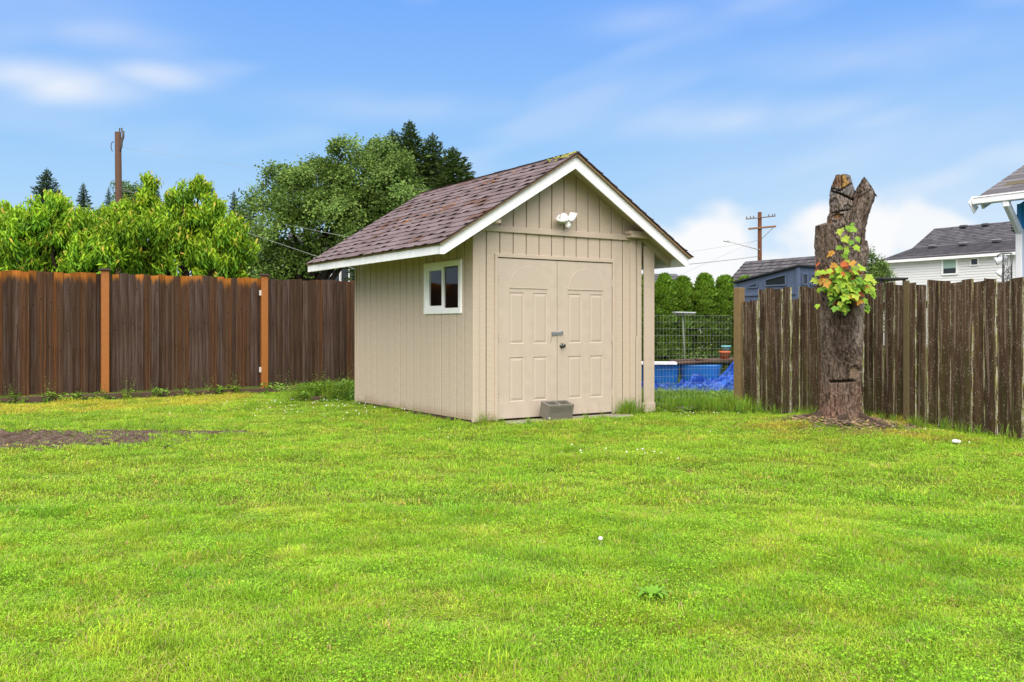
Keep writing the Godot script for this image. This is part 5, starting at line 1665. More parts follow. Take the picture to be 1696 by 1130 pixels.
# ---------------------------------------------------------------- the pile behind the wire, pots, stand
func pile() -> void:
	var o := Vector3(2.9, 0, -15.3)
	var t := base("tarp", o)
	tag(t, "rumpled bright blue tarp draped low behind the wire fence", "tarp")
	var st := start(false)
	var nx := 120
	var ny := 54
	var P := []
	for j in ny + 1:
		var row := []
		var v := float(j) / ny
		for i in nx + 1:
			var u := float(i) / nx
			var x := lerpf(-1.15, 1.35, u)
			var crest := 0.30 + 0.36 * smoothstep(0.55, 0.8, u) + 0.10 * exp(-pow((u - 0.52) / 0.09, 2.0)) + 0.05 * nz.get_noise_2d(u * 160.0, 5.0)
			var y := crest * (1.0 - v) + 0.0
			var z := 0.10 + 0.62 * pow(v, 1.4)
			var a := nf.get_noise_2d(u * 105.0 + v * 18.0, v * 30.0 + u * 26.0)
			var b := nf.get_noise_2d(u * 330.0 - v * 40.0, v * 95.0 + u * 60.0 + 300.0)
			var w := (1.0 - absf(a) * 3.2) * 0.11 + (1.0 - absf(b) * 2.8) * 0.035
			row.append(Vector3(x, maxf(y + w * 0.75 * (1.0 - v * 0.4) - 0.05, 0.02), z + w * 0.85))
		P.append(row)
	for j in ny:
		for i in nx:
			for k in [[j, i], [j, i + 1], [j + 1, i + 1], [j, i], [j + 1, i + 1], [j + 1, i]]:
				vert(st, P[k[0]][k[1]], Color.WHITE, Vector2(k[1], k[0]) * 0.05)
	put("sheet", done(st), M.tarp, t)
	# blue plastic tubs under the boards
	for d in [[-0.42, "left blue plastic tub under the white board behind the wire", 0.62], [0.30, "right blue plastic tub in the shade of the brown boards", 0.56]]:
		st = start(false)
		var rings := []
		var cols := []
		for q in [[0.0, 0.84], [0.05, 0.9], [0.42, 1.0], [0.44, 1.04], [0.47, 1.04], [0.475, 0.97], [0.10, 0.86]]:
			var ring := PackedVector3Array()
			for k in 28:
				var a := -TAU * k / 28.0
				var rx := signf(cos(a)) * pow(absf(cos(a)), 0.45) * 0.35
				var rz := signf(sin(a)) * pow(absf(sin(a)), 0.45) * 0.25
				ring.append(Vector3(rx, 0, -rz) * q[1] + Vector3(0, q[0] + 0.12, 0))
			rings.append(ring); cols.append(Color(0.012, 0.15, 0.50))
		loft(st, rings, cols)
		var m := put("plastic_tub", done(st), M.glossy, null, at(o + Vector3(d[0], 0.0, -0.24), Vector3(0, rr(-0.1, 0.1), 0)))
		tag(m, d[1], "tub", "blue tubs under the boards")
	# boards lying over them
	var bd := [[-0.62, 0.615, -0.02, 0.95, 0.02, Color(5.5, 9.0, 13.0), "white board lying on top of the blue tubs, nearest the shed", 0.045], [-0.15, 0.615, -0.30, 2.3, -0.015, Color(1.5, 1.4, 1.4), "longest reddish brown board lying across the blue tubs", 0.03], [0.30, 0.645, -0.06, 1.2, 0.035, Color(1.0, 0.8, 0.7), "dark brown board in the middle of the pile", 0.03], [0.78, 0.652, -0.10, 1.15, -0.03, Color(1.6, 1.4, 1.3), "reddish brown board at the picket end of the pile", 0.025], [0.55, 0.675, -0.32, 1.5, 0.02, Color(1.3, 1.1, 1.0), "thin brown board at the back of the pile", 0.02]]
	for b in bd:
		st = start()
		cbox(st, at(Vector3.ZERO, Vector3(0.03, rr(-0.09, 0.09), b[4] * 1.8)), Vector3(b[3], b[7], 0.22), 0.004, b[5])
		var m := put("board", done(st), M.dark_wood if b[7] < 0.04 else M.white_trim, null, at(o + Vector3(b[0], b[1], b[2])))
		if b[7] > 0.04:
			m.mesh = box_mesh(Vector3(-b[3] / 2, -0.02, -0.12), Vector3(b[3] / 2, 0.025, 0.12), 0.004)
		tag(m, b[6], "board", "boards piled on the tubs")
	# pots on the right end
	for d in [[Vector3(0.70, 0.68, -0.12), 0.09, 0.14, Color(0.42, 0.10, 0.025), "orange clay pot standing on the board pile by the picket post"], [Vector3(0.72, 0.82, -0.12), 0.075, 0.09, Color(0.16, 0.42, 0.46), "pale turquoise pot set on the orange pot"]]:
		st = start(false)
		var rings := []
		var cols := []
		for q in [[0.0, 0.7], [0.7, 0.95], [0.72, 1.08], [1.0, 1.1], [1.0, 0.98], [0.6, 0.85]]:
			var ring := PackedVector3Array()
			for k in 18: ring.append(Vector3(cos(-TAU * k / 18.0) * d[1] * q[1], d[2] * q[0], -sin(-TAU * k / 18.0) * d[1] * q[1]))
			rings.append(ring); cols.append(d[3])
		loft(st, rings, cols)
		tag(put("plant_pot", done(st), M.plain, null, at(o + d[0])), d[4], "pot")
	var f := base("bird_table", Vector3(2.97, 0, -15.75))
	tag(f, "flat white topped bird table on a slim pole before the hedge", "bird table")
	st = start()
	cbox(st, at(Vector3(0, 1.475, 0), Vector3(0, 0.1, -0.02)), Vector3(0.36, 0.018, 0.24), 0.004, Color(0.42, 0.44, 0.46))
	for k in 7: cbox(st, at(Vector3(-0.16 + 0.05 * k, 1.45, 0.112)), Vector3(0.025, 0.03, 0.012), 0.002, Color(0.12, 0.12, 0.13))
	put("table_top", done(st), M.plain, f)
	st = start(false)
	tube(st, [Vector3(0, 0, 0), Vector3(0.01, 0.8, 0), Vector3(-0.02, 1.46, 0)], [0.014, 0.012, 0.020], 8, Color(0.13, 0.16, 0.11))
	put("pole", done(st), M.plain, f)
	st = start()
	cbox(st, at(Vector3(0, 0.0, 0), Vector3(0.03, 0.3, 0.02)), Vector3(0.36, 0.06, 0.28), 0.02)
	tag(put("stepping_stone", done(st), M.block, null, at(Vector3(2.38, 0.065, -13.05))), "grey stepping stone half sunk in weeds beside the lean-to", "paving stone")

# ---------------------------------------------------------------- the stump
func bark_tube(path: Array, radii: Array, sides: int, steps: int, seed_: float, sx: float, flare: float, cut: Callable, scars := [], kerfs := [], chop := []) -> ArrayMesh:
	# path and radii are sampled smoothly; ridged noise along the stem raises the bark and colours it
	var c := Curve3D.new()
	for p in path: c.add_point(p)
	var L := c.get_baked_length()
	var rings := []
	var cols := []
	var side := Vector3.RIGHT
	for i in steps + 1:
		var f := float(i) / steps
		var p := c.sample_baked(L * f, true)
		var d := (c.sample_baked(minf(L * f + 0.03, L)) - c.sample_baked(maxf(L * f - 0.03, 0))).normalized()
		side = (Vector3.RIGHT - d * d.x).normalized()
		var other := d.cross(side)
		var g := f * (radii.size() - 1)
		var k0 := mini(int(g), radii.size() - 2)
		var t := smoothstep(0.0, 1.0, g - k0)
		var r := lerpf(radii[k0], radii[k0 + 1], t)
		var ring := PackedVector3Array()
		var rc := PackedColorArray()
		for k in sides:
			var a := -TAU * k / sides
			var dir := side * cos(a) + other * sin(a)
			var q := Vector3(cos(a), sin(a), 0) * r
			var y := L * f
			var n1 := nf.get_noise_3d(q.x * 400.0 + seed_, y * 80.0 + nz.get_noise_2d(y * 90.0, seed_) * 14.0, q.y * 400.0)
			var n2 := nf.get_noise_3d(q.x * 900.0, y * 420.0 + seed_, q.y * 900.0)
			var big := nz.get_noise_3d(q.x * 120.0 + seed_, y * 40.0, q.y * 120.0)
			var ridge := 1.0 - absf(n1) * 2.6
			var off := 0.020 * (ridge - 0.4) + 0.007 * n2 + 0.03 * big
			var root := flare * exp(-y / 0.09) * (0.045 + 0.06 * maxf(0.0, sin(a * 5.0 + seed_) + 0.3))
			var v := p + dir * r
			var col := Color(0.060, 0.043, 0.035).lerp(Color(0.32, 0.235, 0.190), clampf(0.30 + ridge * 0.55 + n2 * 0.7, 0.0, 1.0))
			col = col.lerp(Color(0.46, 0.39, 0.35), clampf(big * 1.3 + n2 * 0.9 + ridge * 0.2 - 0.15, 0.0, 0.75))
			col = cut.call(v, dir, f, col)
			if flare > 0.0: col = col * Color(1.0, 1.0, 1.0).lerp(Color(1.22, 1.0, 0.88), clampf((0.75 - y) * 1.6 + big, 0.0, 1.0))
			if dir.z > 0.1:
				for sc in scars:
					var dd := Vector2((v.x - sc[0]) / sc[2], (v.y - sc[1]) / sc[3]).length() + n2 * 0.35 + big * 0.4
					var kk := 1.0 - smoothstep(0.75, 1.0, dd)
					off = lerpf(off, -sc[5] as float, kk)
					var lip := exp(-pow((dd - 1.15) / 0.16, 2.0))
					off += 0.014 * lip
					col = col.lerp(sc[4] * (0.8 + 0.5 * n2 + 0.3 * n1 + 0.2), kk).lerp(Color(0.035, 0.026, 0.021), 0.75 * exp(-pow((dd - 0.92) / 0.10, 2.0)))
				for kf in kerfs:
					var a2 := Vector2(kf[0], kf[1])
					var b2 := Vector2(kf[2], kf[3])
					var q2 := Vector2(v.x, v.y)
					var h2 := clampf((q2 - a2).dot(b2 - a2) / (b2 - a2).length_squared(), 0.0, 1.0)
					var dk := (q2 - a2 - (b2 - a2) * h2).length()
					var kk: float = 1.0 - smoothstep(kf[4] * 0.6, kf[4] * 1.3, dk + n2 * 0.006)
					off -= 0.03 * kk
					col = col.lerp(Color(0.022, 0.017, 0.014), kk)
			v = p + dir * (r + off + root)
			for pl in chop:                          # a sawn face: y stays under a + b * x
				var top_y: float = pl[0] + pl[1] * v.x + 0.015 * nf.get_noise_2d(v.x * 300.0, v.z * 300.0) + i * 0.00002
				if v.y > top_y:
					v.y = top_y
					col = (pl[2] as Color) * (0.85 + 0.6 * n2)
			ring.append(v)
			rc.append(col)
		rings.append(ring)
		cols.append(rc)
	var st := start(false)
	loft(st, rings, cols, true, 1.0)
	return done(st)

func cut_face(st: SurfaceTool, rim: Array, raise_: Vector3, ca: Color, cb: Color) -> void:
	var mid := Vector3.ZERO
	for p in rim: mid += p / rim.size()
	mid += raise_
	for k in rim.size():
		var j := (k + 1) % rim.size()
		tri(st, mid, rim[j], rim[k], ca.lerp(cb, rng.randf()))

func stump() -> void:
	var g := ground(STUMP_AT.x, STUMP_AT.z)
	var s := base("tree_stump", Vector3(STUMP_AT.x, g, STUMP_AT.z), -0.347)
	tag(s, "tall topped tree stump with cut limb ends and leafy shoots before the pickets", "tree stump")
	var old := Color(0.22, 0.17, 0.14)
	s.scale = Vector3(0.91, 1.0, 0.91)
	# main stem; a damp dark stain runs down its front below the shoots
	var stain := func(v: Vector3, dir: Vector3, f: float, col: Color) -> Color:
		var w := 0.17 + 0.09 * nz.get_noise_2d(v.y * 190.0, 3.0) + 0.06 * nf.get_noise_2d(v.x * 500.0, v.y * 90.0)
		var k := (1.0 - smoothstep(w * 0.7, w, absf(v.x - 0.03 - 0.05 * (1.0 - v.y)))) * smoothstep(0.45, 0.75, v.y + 0.25 * nz.get_noise_2d(v.x * 200.0, 9.0)) * (1.0 - smoothstep(1.5, 1.75, v.y)) * smoothstep(-0.2, 0.3, dir.z)
		return col.lerp(Color(0.045, 0.032, 0.025), clampf(0.85 * k * (0.75 + 0.7 * nf.get_noise_2d(v.x * 900.0, v.y * 260.0)), 0.0, 0.9))
	var plainc := func(_v: Vector3, _d: Vector3, _f: float, col: Color) -> Color: return col
	var crown_col := func(v: Vector3, dir: Vector3, f: float, col: Color) -> Color:
		if v.y > 2.66 and dir.z > -0.3:
			# the sawn facets of the topping cut: brown, fresh tan, weathered grey
			var n := 0.8 + 0.8 * nf.get_noise_2d(v.x * 700.0, v.y * 300.0)
			var c := Color(0.30, 0.275, 0.27) * n
			if v.y > lerpf(2.70, 2.81, clampf((v.x + 0.02) / 0.14, 0.0, 1.0)) and v.x > -0.01 and v.x < 0.085 - (v.y - 2.80) * 0.5: c = Color(0.55, 0.33, 0.12) * n
			elif v.x <= -0.01 and v.y > 2.735 - v.x * 0.2: c = Color(0.27, 0.165, 0.11) * n
			return c
		return stain.call(v, dir, f, col)
	var scars := [[0.01, 2.20, 0.05, 0.11, Color(0.36, 0.29, 0.26), 0.012], [-0.045, 2.40, 0.085, 0.045, Color(0.46, 0.26, 0.13), 0.03], [0.06, 2.50, 0.055, 0.05, Color(0.34, 0.30, 0.28), 0.006], [0.165, 0.53, 0.075, 0.095, Color(0.36, 0.26, 0.19), 0.03], [-0.08, 2.58, 0.05, 0.05, Color(0.33, 0.28, 0.26), 0.004]]
	var kerfs := [[0.0, 2.71, 0.0, 2.95, 0.007], [-0.16, 2.765, -0.015, 2.70, 0.009], [-0.015, 2.705, 0.13, 2.80, 0.008], [-0.17, 2.735, 0.15, 2.585, 0.015], [-0.15, 0.425, 0.17, 0.44, 0.016], [-0.12, 2.44, 0.10, 2.475, 0.010], [0.10, 2.30, 0.12, 2.05, 0.012]]
	put("trunk", bark_tube([Vector3(-0.02, -0.08, 0), Vector3(-0.01, 0.3, 0), Vector3(0.0, 0.8, 0), Vector3(0.01, 1.3, 0), Vector3(0.0, 1.7, 0), Vector3(0.0, 2.1, 0), Vector3(0.0, 2.5, 0), Vector3(0.01, 2.72, 0.0), Vector3(0.015, 2.90, -0.02)], [0.265, 0.247, 0.245, 0.247, 0.25, 0.25, 0.255, 0.275, 0.265, 0.205, 0.165, 0.148, 0.148, 0.085], 150, 300, 0.0, 1.0, 1.0, crown_col, scars, kerfs), M.stump_bark, s)
	var st: SurfaceTool
	var rim := []
	# right limb, leaning out and cut to a point
	put("limb_stub", bark_tube([Vector3(0.10, 1.75, 0.02), Vector3(0.16, 2.15, 0.03), Vector3(0.21, 2.42, 0.03), Vector3(0.29, 2.66, 0.03), Vector3(0.31, 2.95, 0.02)], [0.17, 0.16, 0.14, 0.125, 0.12, 0.125, 0.125, 0.12, 0.12], 64, 120, 300.0, 1.0, 0.0, plainc, [], [[0.19, 2.60, 0.36, 2.70, 0.006]], [[2.86 - 0.275 * 1.45, 1.45, Color(0.21, 0.145, 0.105)], [2.86 + 0.275 * 1.5, -1.5, Color(0.30, 0.24, 0.20)]]), M.stump_bark, s)
	# left limb with a sloping sawn top, and the knobbly stub on it
	put("limb_stub", bark_tube([Vector3(-0.10, 1.55, 0.03), Vector3(-0.165, 1.85, 0.06), Vector3(-0.195, 2.10, 0.07), Vector3(-0.205, 2.30, 0.07)], [0.14, 0.145, 0.14, 0.13], 56, 64, 700.0, 1.0, 0.0, plainc), M.stump_bark, s)
	st = start()
	rim = []
	for k in 14:
		var a := TAU * k / 14.0
		rim.append(Vector3(-0.205 + cos(a) * 0.132, 2.30 + 0.01 * sin(a * 2.0), 0.07 + sin(a) * 0.125))
	cut_face(st, rim, Vector3(0, 0.035, 0), Color(0.15, 0.115, 0.10), Color(0.24, 0.19, 0.165))
	put("limb_stub", done(st), M.stump_bark, s)
	put("limb_stub", bark_tube([Vector3(-0.12, 2.18, 0.05), Vector3(-0.125, 2.32, 0.06), Vector3(-0.135, 2.46, 0.06)], [0.09, 0.085, 0.065, 0.02], 30, 30, 500.0, 1.0, 0.0, plainc, [[-0.10, 2.345, 0.045, 0.035, Color(0.50, 0.27, 0.13), 0.01]]), M.stump_bark, s)
	# right low stub, rounded
	put("limb_stub", bark_tube([Vector3(0.12, 1.55, 0.02), Vector3(0.22, 1.85, 0.03), Vector3(0.275, 2.02, 0.03), Vector3(0.29, 2.11, 0.03)], [0.11, 0.105, 0.09, 0.07, 0.02], 40, 50, 1100.0, 1.0, 0.0, plainc), M.stump_bark, s)
	# shoots and their lobed leaves
	var kinds := []
	for c in [Color(0.27, 0.42, 0.035), Color(0.19, 0.34, 0.03), Color(0.13, 0.26, 0.03), Color(0.34, 0.43, 0.05), Color(0.46, 0.24, 0.045), Color(0.42, 0.105, 0.028), Color(0.22, 0.06, 0.03)]:
		for v in 2: kinds.append(lobed_leaf(c))
	for k in 16:
		st = start(false)
		var a := rr(-1.5, 1.5)
		var p := Vector3(sin(a) * 0.25, rr(1.3, 1.6), cos(a) * 0.25)
		tube(st, [p * Vector3(0.9, 1, 0.9), p * Vector3(1.25, 1, 1.25) + Vector3(0, 0.1, 0.05), p * Vector3(1.4, 1, 1.35) + Vector3(rr(-0.1, 0.1), rr(0.1, 0.4), 0.1)], [0.008, 0.006, 0.003], 5, Color(0.20, 0.07, 0.04))
		put("shoot", done(st), M.plain, s)
	for k in 200:
		var p := Vector3(rng.randfn() * 0.15 + 0.08, 1.60 + rng.randfn() * 0.13, 0.0)
		var kind := rng.randi() % 8
		if k < 14:
			p = Vector3(-0.16 + rng.randfn() * 0.10, 1.80 + rng.randfn() * 0.13, 0)
			kind = 8 + rng.randi() % 5
		elif k < 26:
			p = Vector3(0.10 + rng.randfn() * 0.05, 1.95 + 0.03 * (k - 14) + rng.randfn() * 0.03, 0)
		elif k < 31:
			p = Vector3(-0.30 + rng.randfn() * 0.07, 1.52 + rng.randfn() * 0.10, 0)
		elif rng.randf() < 0.13:
			kind = 8 + rng.randi() % 6
		p.x = clampf(p.x, -0.38, 0.36)
		p.y = clampf(p.y, 1.28, 2.3)
		var round_ := sqrt(maxf(0.0, 0.13 - p.x * p.x * 0.5))
		p.z = round_ + rr(-0.06, 0.16)
		var out := Vector3(p.x * 2.2, -0.35 + rr(-0.5, 0.3), 0.9).normalized()     # the way the blade hangs
		var nrm := (Vector3(p.x * 1.0, 0.75 + rr(-0.2, 0.3), 0.75) + Vector3(rr(-0.5, 0.5), 0, rr(-0.3, 0.3))).normalized()
		var y := (Vector3(rr(-1, 1) + p.x * 2.5, -0.6 + rr(-0.5, 0.7), 0.35))
		y = (y - nrm * y.dot(nrm)).normalized()
		var b := Basis(y.cross(nrm), y, nrm)
		put("leaf", kinds[kind], M.foliage, s, Transform3D(b.scaled_local(Vector3.ONE * rr(0.065, 0.12)), p))
	# roots that run out over the mound
	for q in [[-2.4, 0.75], [-1.2, 0.55], [0.35, 0.95], [1.3, 0.6], [2.5, 0.7], [3.6, 0.6]]:
		st = start(false)
		var pts := []
		var rad := []
		for k in 8:
			var f := k / 7.0
			var a: float = q[0] + 0.35 * sin(f * 3.0)
			var r := lerpf(0.20, q[1], f)
			var x := cos(a) * r
			var z := sin(a) * r
			var wp := Vector3(x, 0, z).rotated(Vector3.UP, -0.347)
			pts.append(Vector3(x, ground(STUMP_AT.x + wp.x, STUMP_AT.z + wp.z) - g + 0.012 - 0.03 * f * f, z))
			rad.append(lerpf(0.06, 0.012, f))
		tube(st, pts, rad, 8, Color(0.12, 0.085, 0.065))
		put("root", done(st), M.stump_bark, s)

func lobed_leaf(c: Color) -> ArrayMesh:   # a maple-like leaf of unit length, stalk at the origin, tip on +y
	var st := start()
	var half := [Vector2(0, 0.02), Vector2(0.22, -0.03), Vector2(0.43, 0.10), Vector2(0.35, 0.28), Vector2(0.55, 0.50), Vector2(0.42, 0.60), Vector2(0.25, 0.64), Vector2(0.17, 0.84), Vector2(0, 1.0)]
	var drop := rr(0.10, 0.3)
	var fold := rr(0.1, 0.35)
	var mid := Vector3(0, 0.36, 0)
	for s in [-1.0, 1.0]:
		for k in 8:
			var f := func(p: Vector2) -> Vector3:
				return Vector3(p.x * s, p.y, fold * p.x - drop * (p.y * p.y + p.x * p.x))
			var k1 := c * rr(0.88, 1.12)
			tri(st, mid, f.call(half[k]), f.call(half[k + 1]), k1)
	tri(st, Vector3(-0.012, 0.05, 0), Vector3(0.012, 0.05, 0), Vector3(0, -0.45, -0.05), Color(0.25, 0.1, 0.05))
	return done(st)

# ---------------------------------------------------------------- things in the yard
func yard_things() -> void:
	var sh := Transform3D(Basis(Vector3.UP, SHED_TURN), SHED_AT)
	# hollow concrete block on the threshold
	var st := start()
	var lo := Vector3(0.93, -0.010, 0.085)
	var hi := Vector3(1.325, 0.183, 0.275)
	var w := 0.03
	var col := Color(1, 1, 1)
	span(st, Vector3(lo.x, lo.y, hi.z - w), hi, 0.004)
	span(st, lo, Vector3(hi.x, hi.y, lo.z + w), 0.004)
	for x in [lo.x + 0.002, (lo.x + hi.x) / 2 - w / 2, hi.x - w - 0.002]:
		span(st, Vector3(x, lo.y + 0.001, lo.z + w - 0.003), Vector3(x + w, hi.y - 0.001, hi.z - w + 0.003), 0.003)
	var blk := put("concrete_block", done(st), M.block, null, sh * Transform3D(Basis.IDENTITY, Vector3(0, -0.012, 0.275)) * Transform3D(Basis(Vector3.RIGHT, 0.24), Vector3.ZERO) * Transform3D(Basis.IDENTITY, Vector3(0, 0.010, -0.275)))
	tag(blk, "hollow grey concrete block with a mossy band tilted against the doors", "concrete block")
	st = start(false)
	for k in 1100:
		var x := lo.x + 0.03 + rng.randf() * 0.33
		var y := hi.y - 0.02 - 0.075 * rng.randf() - 0.02 * absf(nz.get_noise_2d(x * 900.0, 1.0))
		lump(st, Transform3D(Basis.IDENTITY, Vector3(x, y, hi.z - 0.002)), Vector3(rr(0.003, 0.008), rr(0.003, 0.007), rr(0.001, 0.003)), Color(0.075, 0.075, 0.045))
	var mo := put("moss", done(st), M.plain, blk)
	tag(mo, "", "", "", "stuff")
	# dark flat lid edge and black metal trellis behind the old fence
	var c := base("flat_canopy", Vector3(5.76, 0, -14.0))
	tag(c, "dark flat canopy edge just above the pickets beside the stump", "canopy")
	put("roof_panel", box_mesh(Vector3(-0.20, 1.94, -0.5), Vector3(0.20, 1.97, 0.3), 0.005), M.black, c)
	for x in [-0.17, 0.17]:
		put("post", box_mesh(Vector3(x - 0.02, -0.05, 0.2), Vector3(x + 0.02, 1.94, 0.24), 0.003), M.black, c)
	var t := base("metal_trellis", Vector3(6.06, 0, -11.15), 0.6)
	tag(t, "black wire lattice trellis with a long curved arm beside the downspout", "trellis")
	for d in [-1.0, 1.0]:
		st = start(false)
		for k in 7:
			var x := -0.11 + 0.22 * k / 6.0
			var sgn: float = d
			tube(st, [Vector3(x, 1.45, 0.0), Vector3(clampf(x + sgn * 0.12, -0.11, 0.11), 1.95 + 0.03 * k, 0.004 * sgn)], [0.0035, 0.0035], 4)
		for k in 9:
			var y := 1.2 + 0.09 * k
			tube(st, [Vector3(-0.11, y + 0.06 * d, 0.003 * d), Vector3(0.11, y - 0.06 * d, 0.003 * d)], [0.0035, 0.0035], 4)
		put("lattice", done(st), M.black, t)
	for x in [-0.14, -0.105, 0.11]:
		st = start(false)
		tube(st, [Vector3(x, 0, 0), Vector3(x, 1.4, 0), Vector3(x * 0.75, 2.12, 0)], [0.006, 0.006, 0.005], 5)
		put("upright", done(st), M.black, t)
	st = start(false)
	tube(st, [Vector3(0.10, 2.13, 0), Vector3(-0.02, 2.125, 0.02), Vector3(-0.20, 2.11, 0.03), Vector3(-0.28, 2.085, 0.03), Vector3(-0.29, 2.06, 0.03)], [0.008, 0.008, 0.008, 0.008, 0.007], 6)
	put("curved_arm", done(st), M.black, t)
	# small pale litter and a bird
	st = start(false)
	ball(st, Vector3(0, 0.02, 0), Vector3(0.035, 0.022, 0.03), Color(0.75, 0.75, 0.72), 7, 5)
	ball(st, Vector3(0.03, 0.018, 0.01), Vector3(0.025, 0.018, 0.022), Color(0.8, 0.8, 0.78), 7, 5)
	tag(put("paper_scrap", done(st), M.plain, null, at(Vector3(4.62, ground(4.62, -9.5) + 0.03, -9.5))), "small crumpled white scrap on the grass right of the stump", "litter")
	st = start(false)
	ball(st, Vector3(0, 0.055, 0), Vector3(0.013, 0.012, 0.013), Color(0.7, 0.72, 0.65), 9, 6)
	tube(st, [Vector3(0, -0.02, 0), Vector3(0, 0.05, 0)], [0.002, 0.002], 4, Color(0.3, 0.35, 0.1))
	tag(put("seed_head", done(st), M.plain, null, at(Vector3(0.495, ground(0.495, -5.1), -5.1))), "single pale round seed head standing in the open lawn", "flower")
	var dk := base("dandelion", Vector3(0.64, ground(0.64, -4.15) + 0.008, -4.15))
	dk.scale = Vector3.ONE * 0.72
	tag(dk, "rosette of long jagged weed leaves in the lawn near the viewer", "weed")
	for k in 13:
		var a := k * 2.4
		st = start()
		var dir := Vector3(cos(a), 0, sin(a))
		var sd := Vector3(-dir.z, 0, dir.x)
		var L := rr(0.09, 0.17)
		var last := [Vector3.ZERO, Vector3.ZERO]
		for j in 5:
			var f := (j + 1) / 5.0
			var m := dir * L * f + Vector3(0, 0.055 * sin(f * 2.4), 0)
			var wd := 0.014 * (1.2 - f) + (0.006 if j % 2 else 0.0)
			var l2 := [m - sd * wd, m + sd * wd]
			quad_out(st, [last[0], last[1], l2[1], l2[0]], Vector3(0, -1, 0), Color(0.17, 0.36, 0.03) * rr(0.85, 1.15))
			last = l2
		put("leaf", done(st), M.foliage, dk)

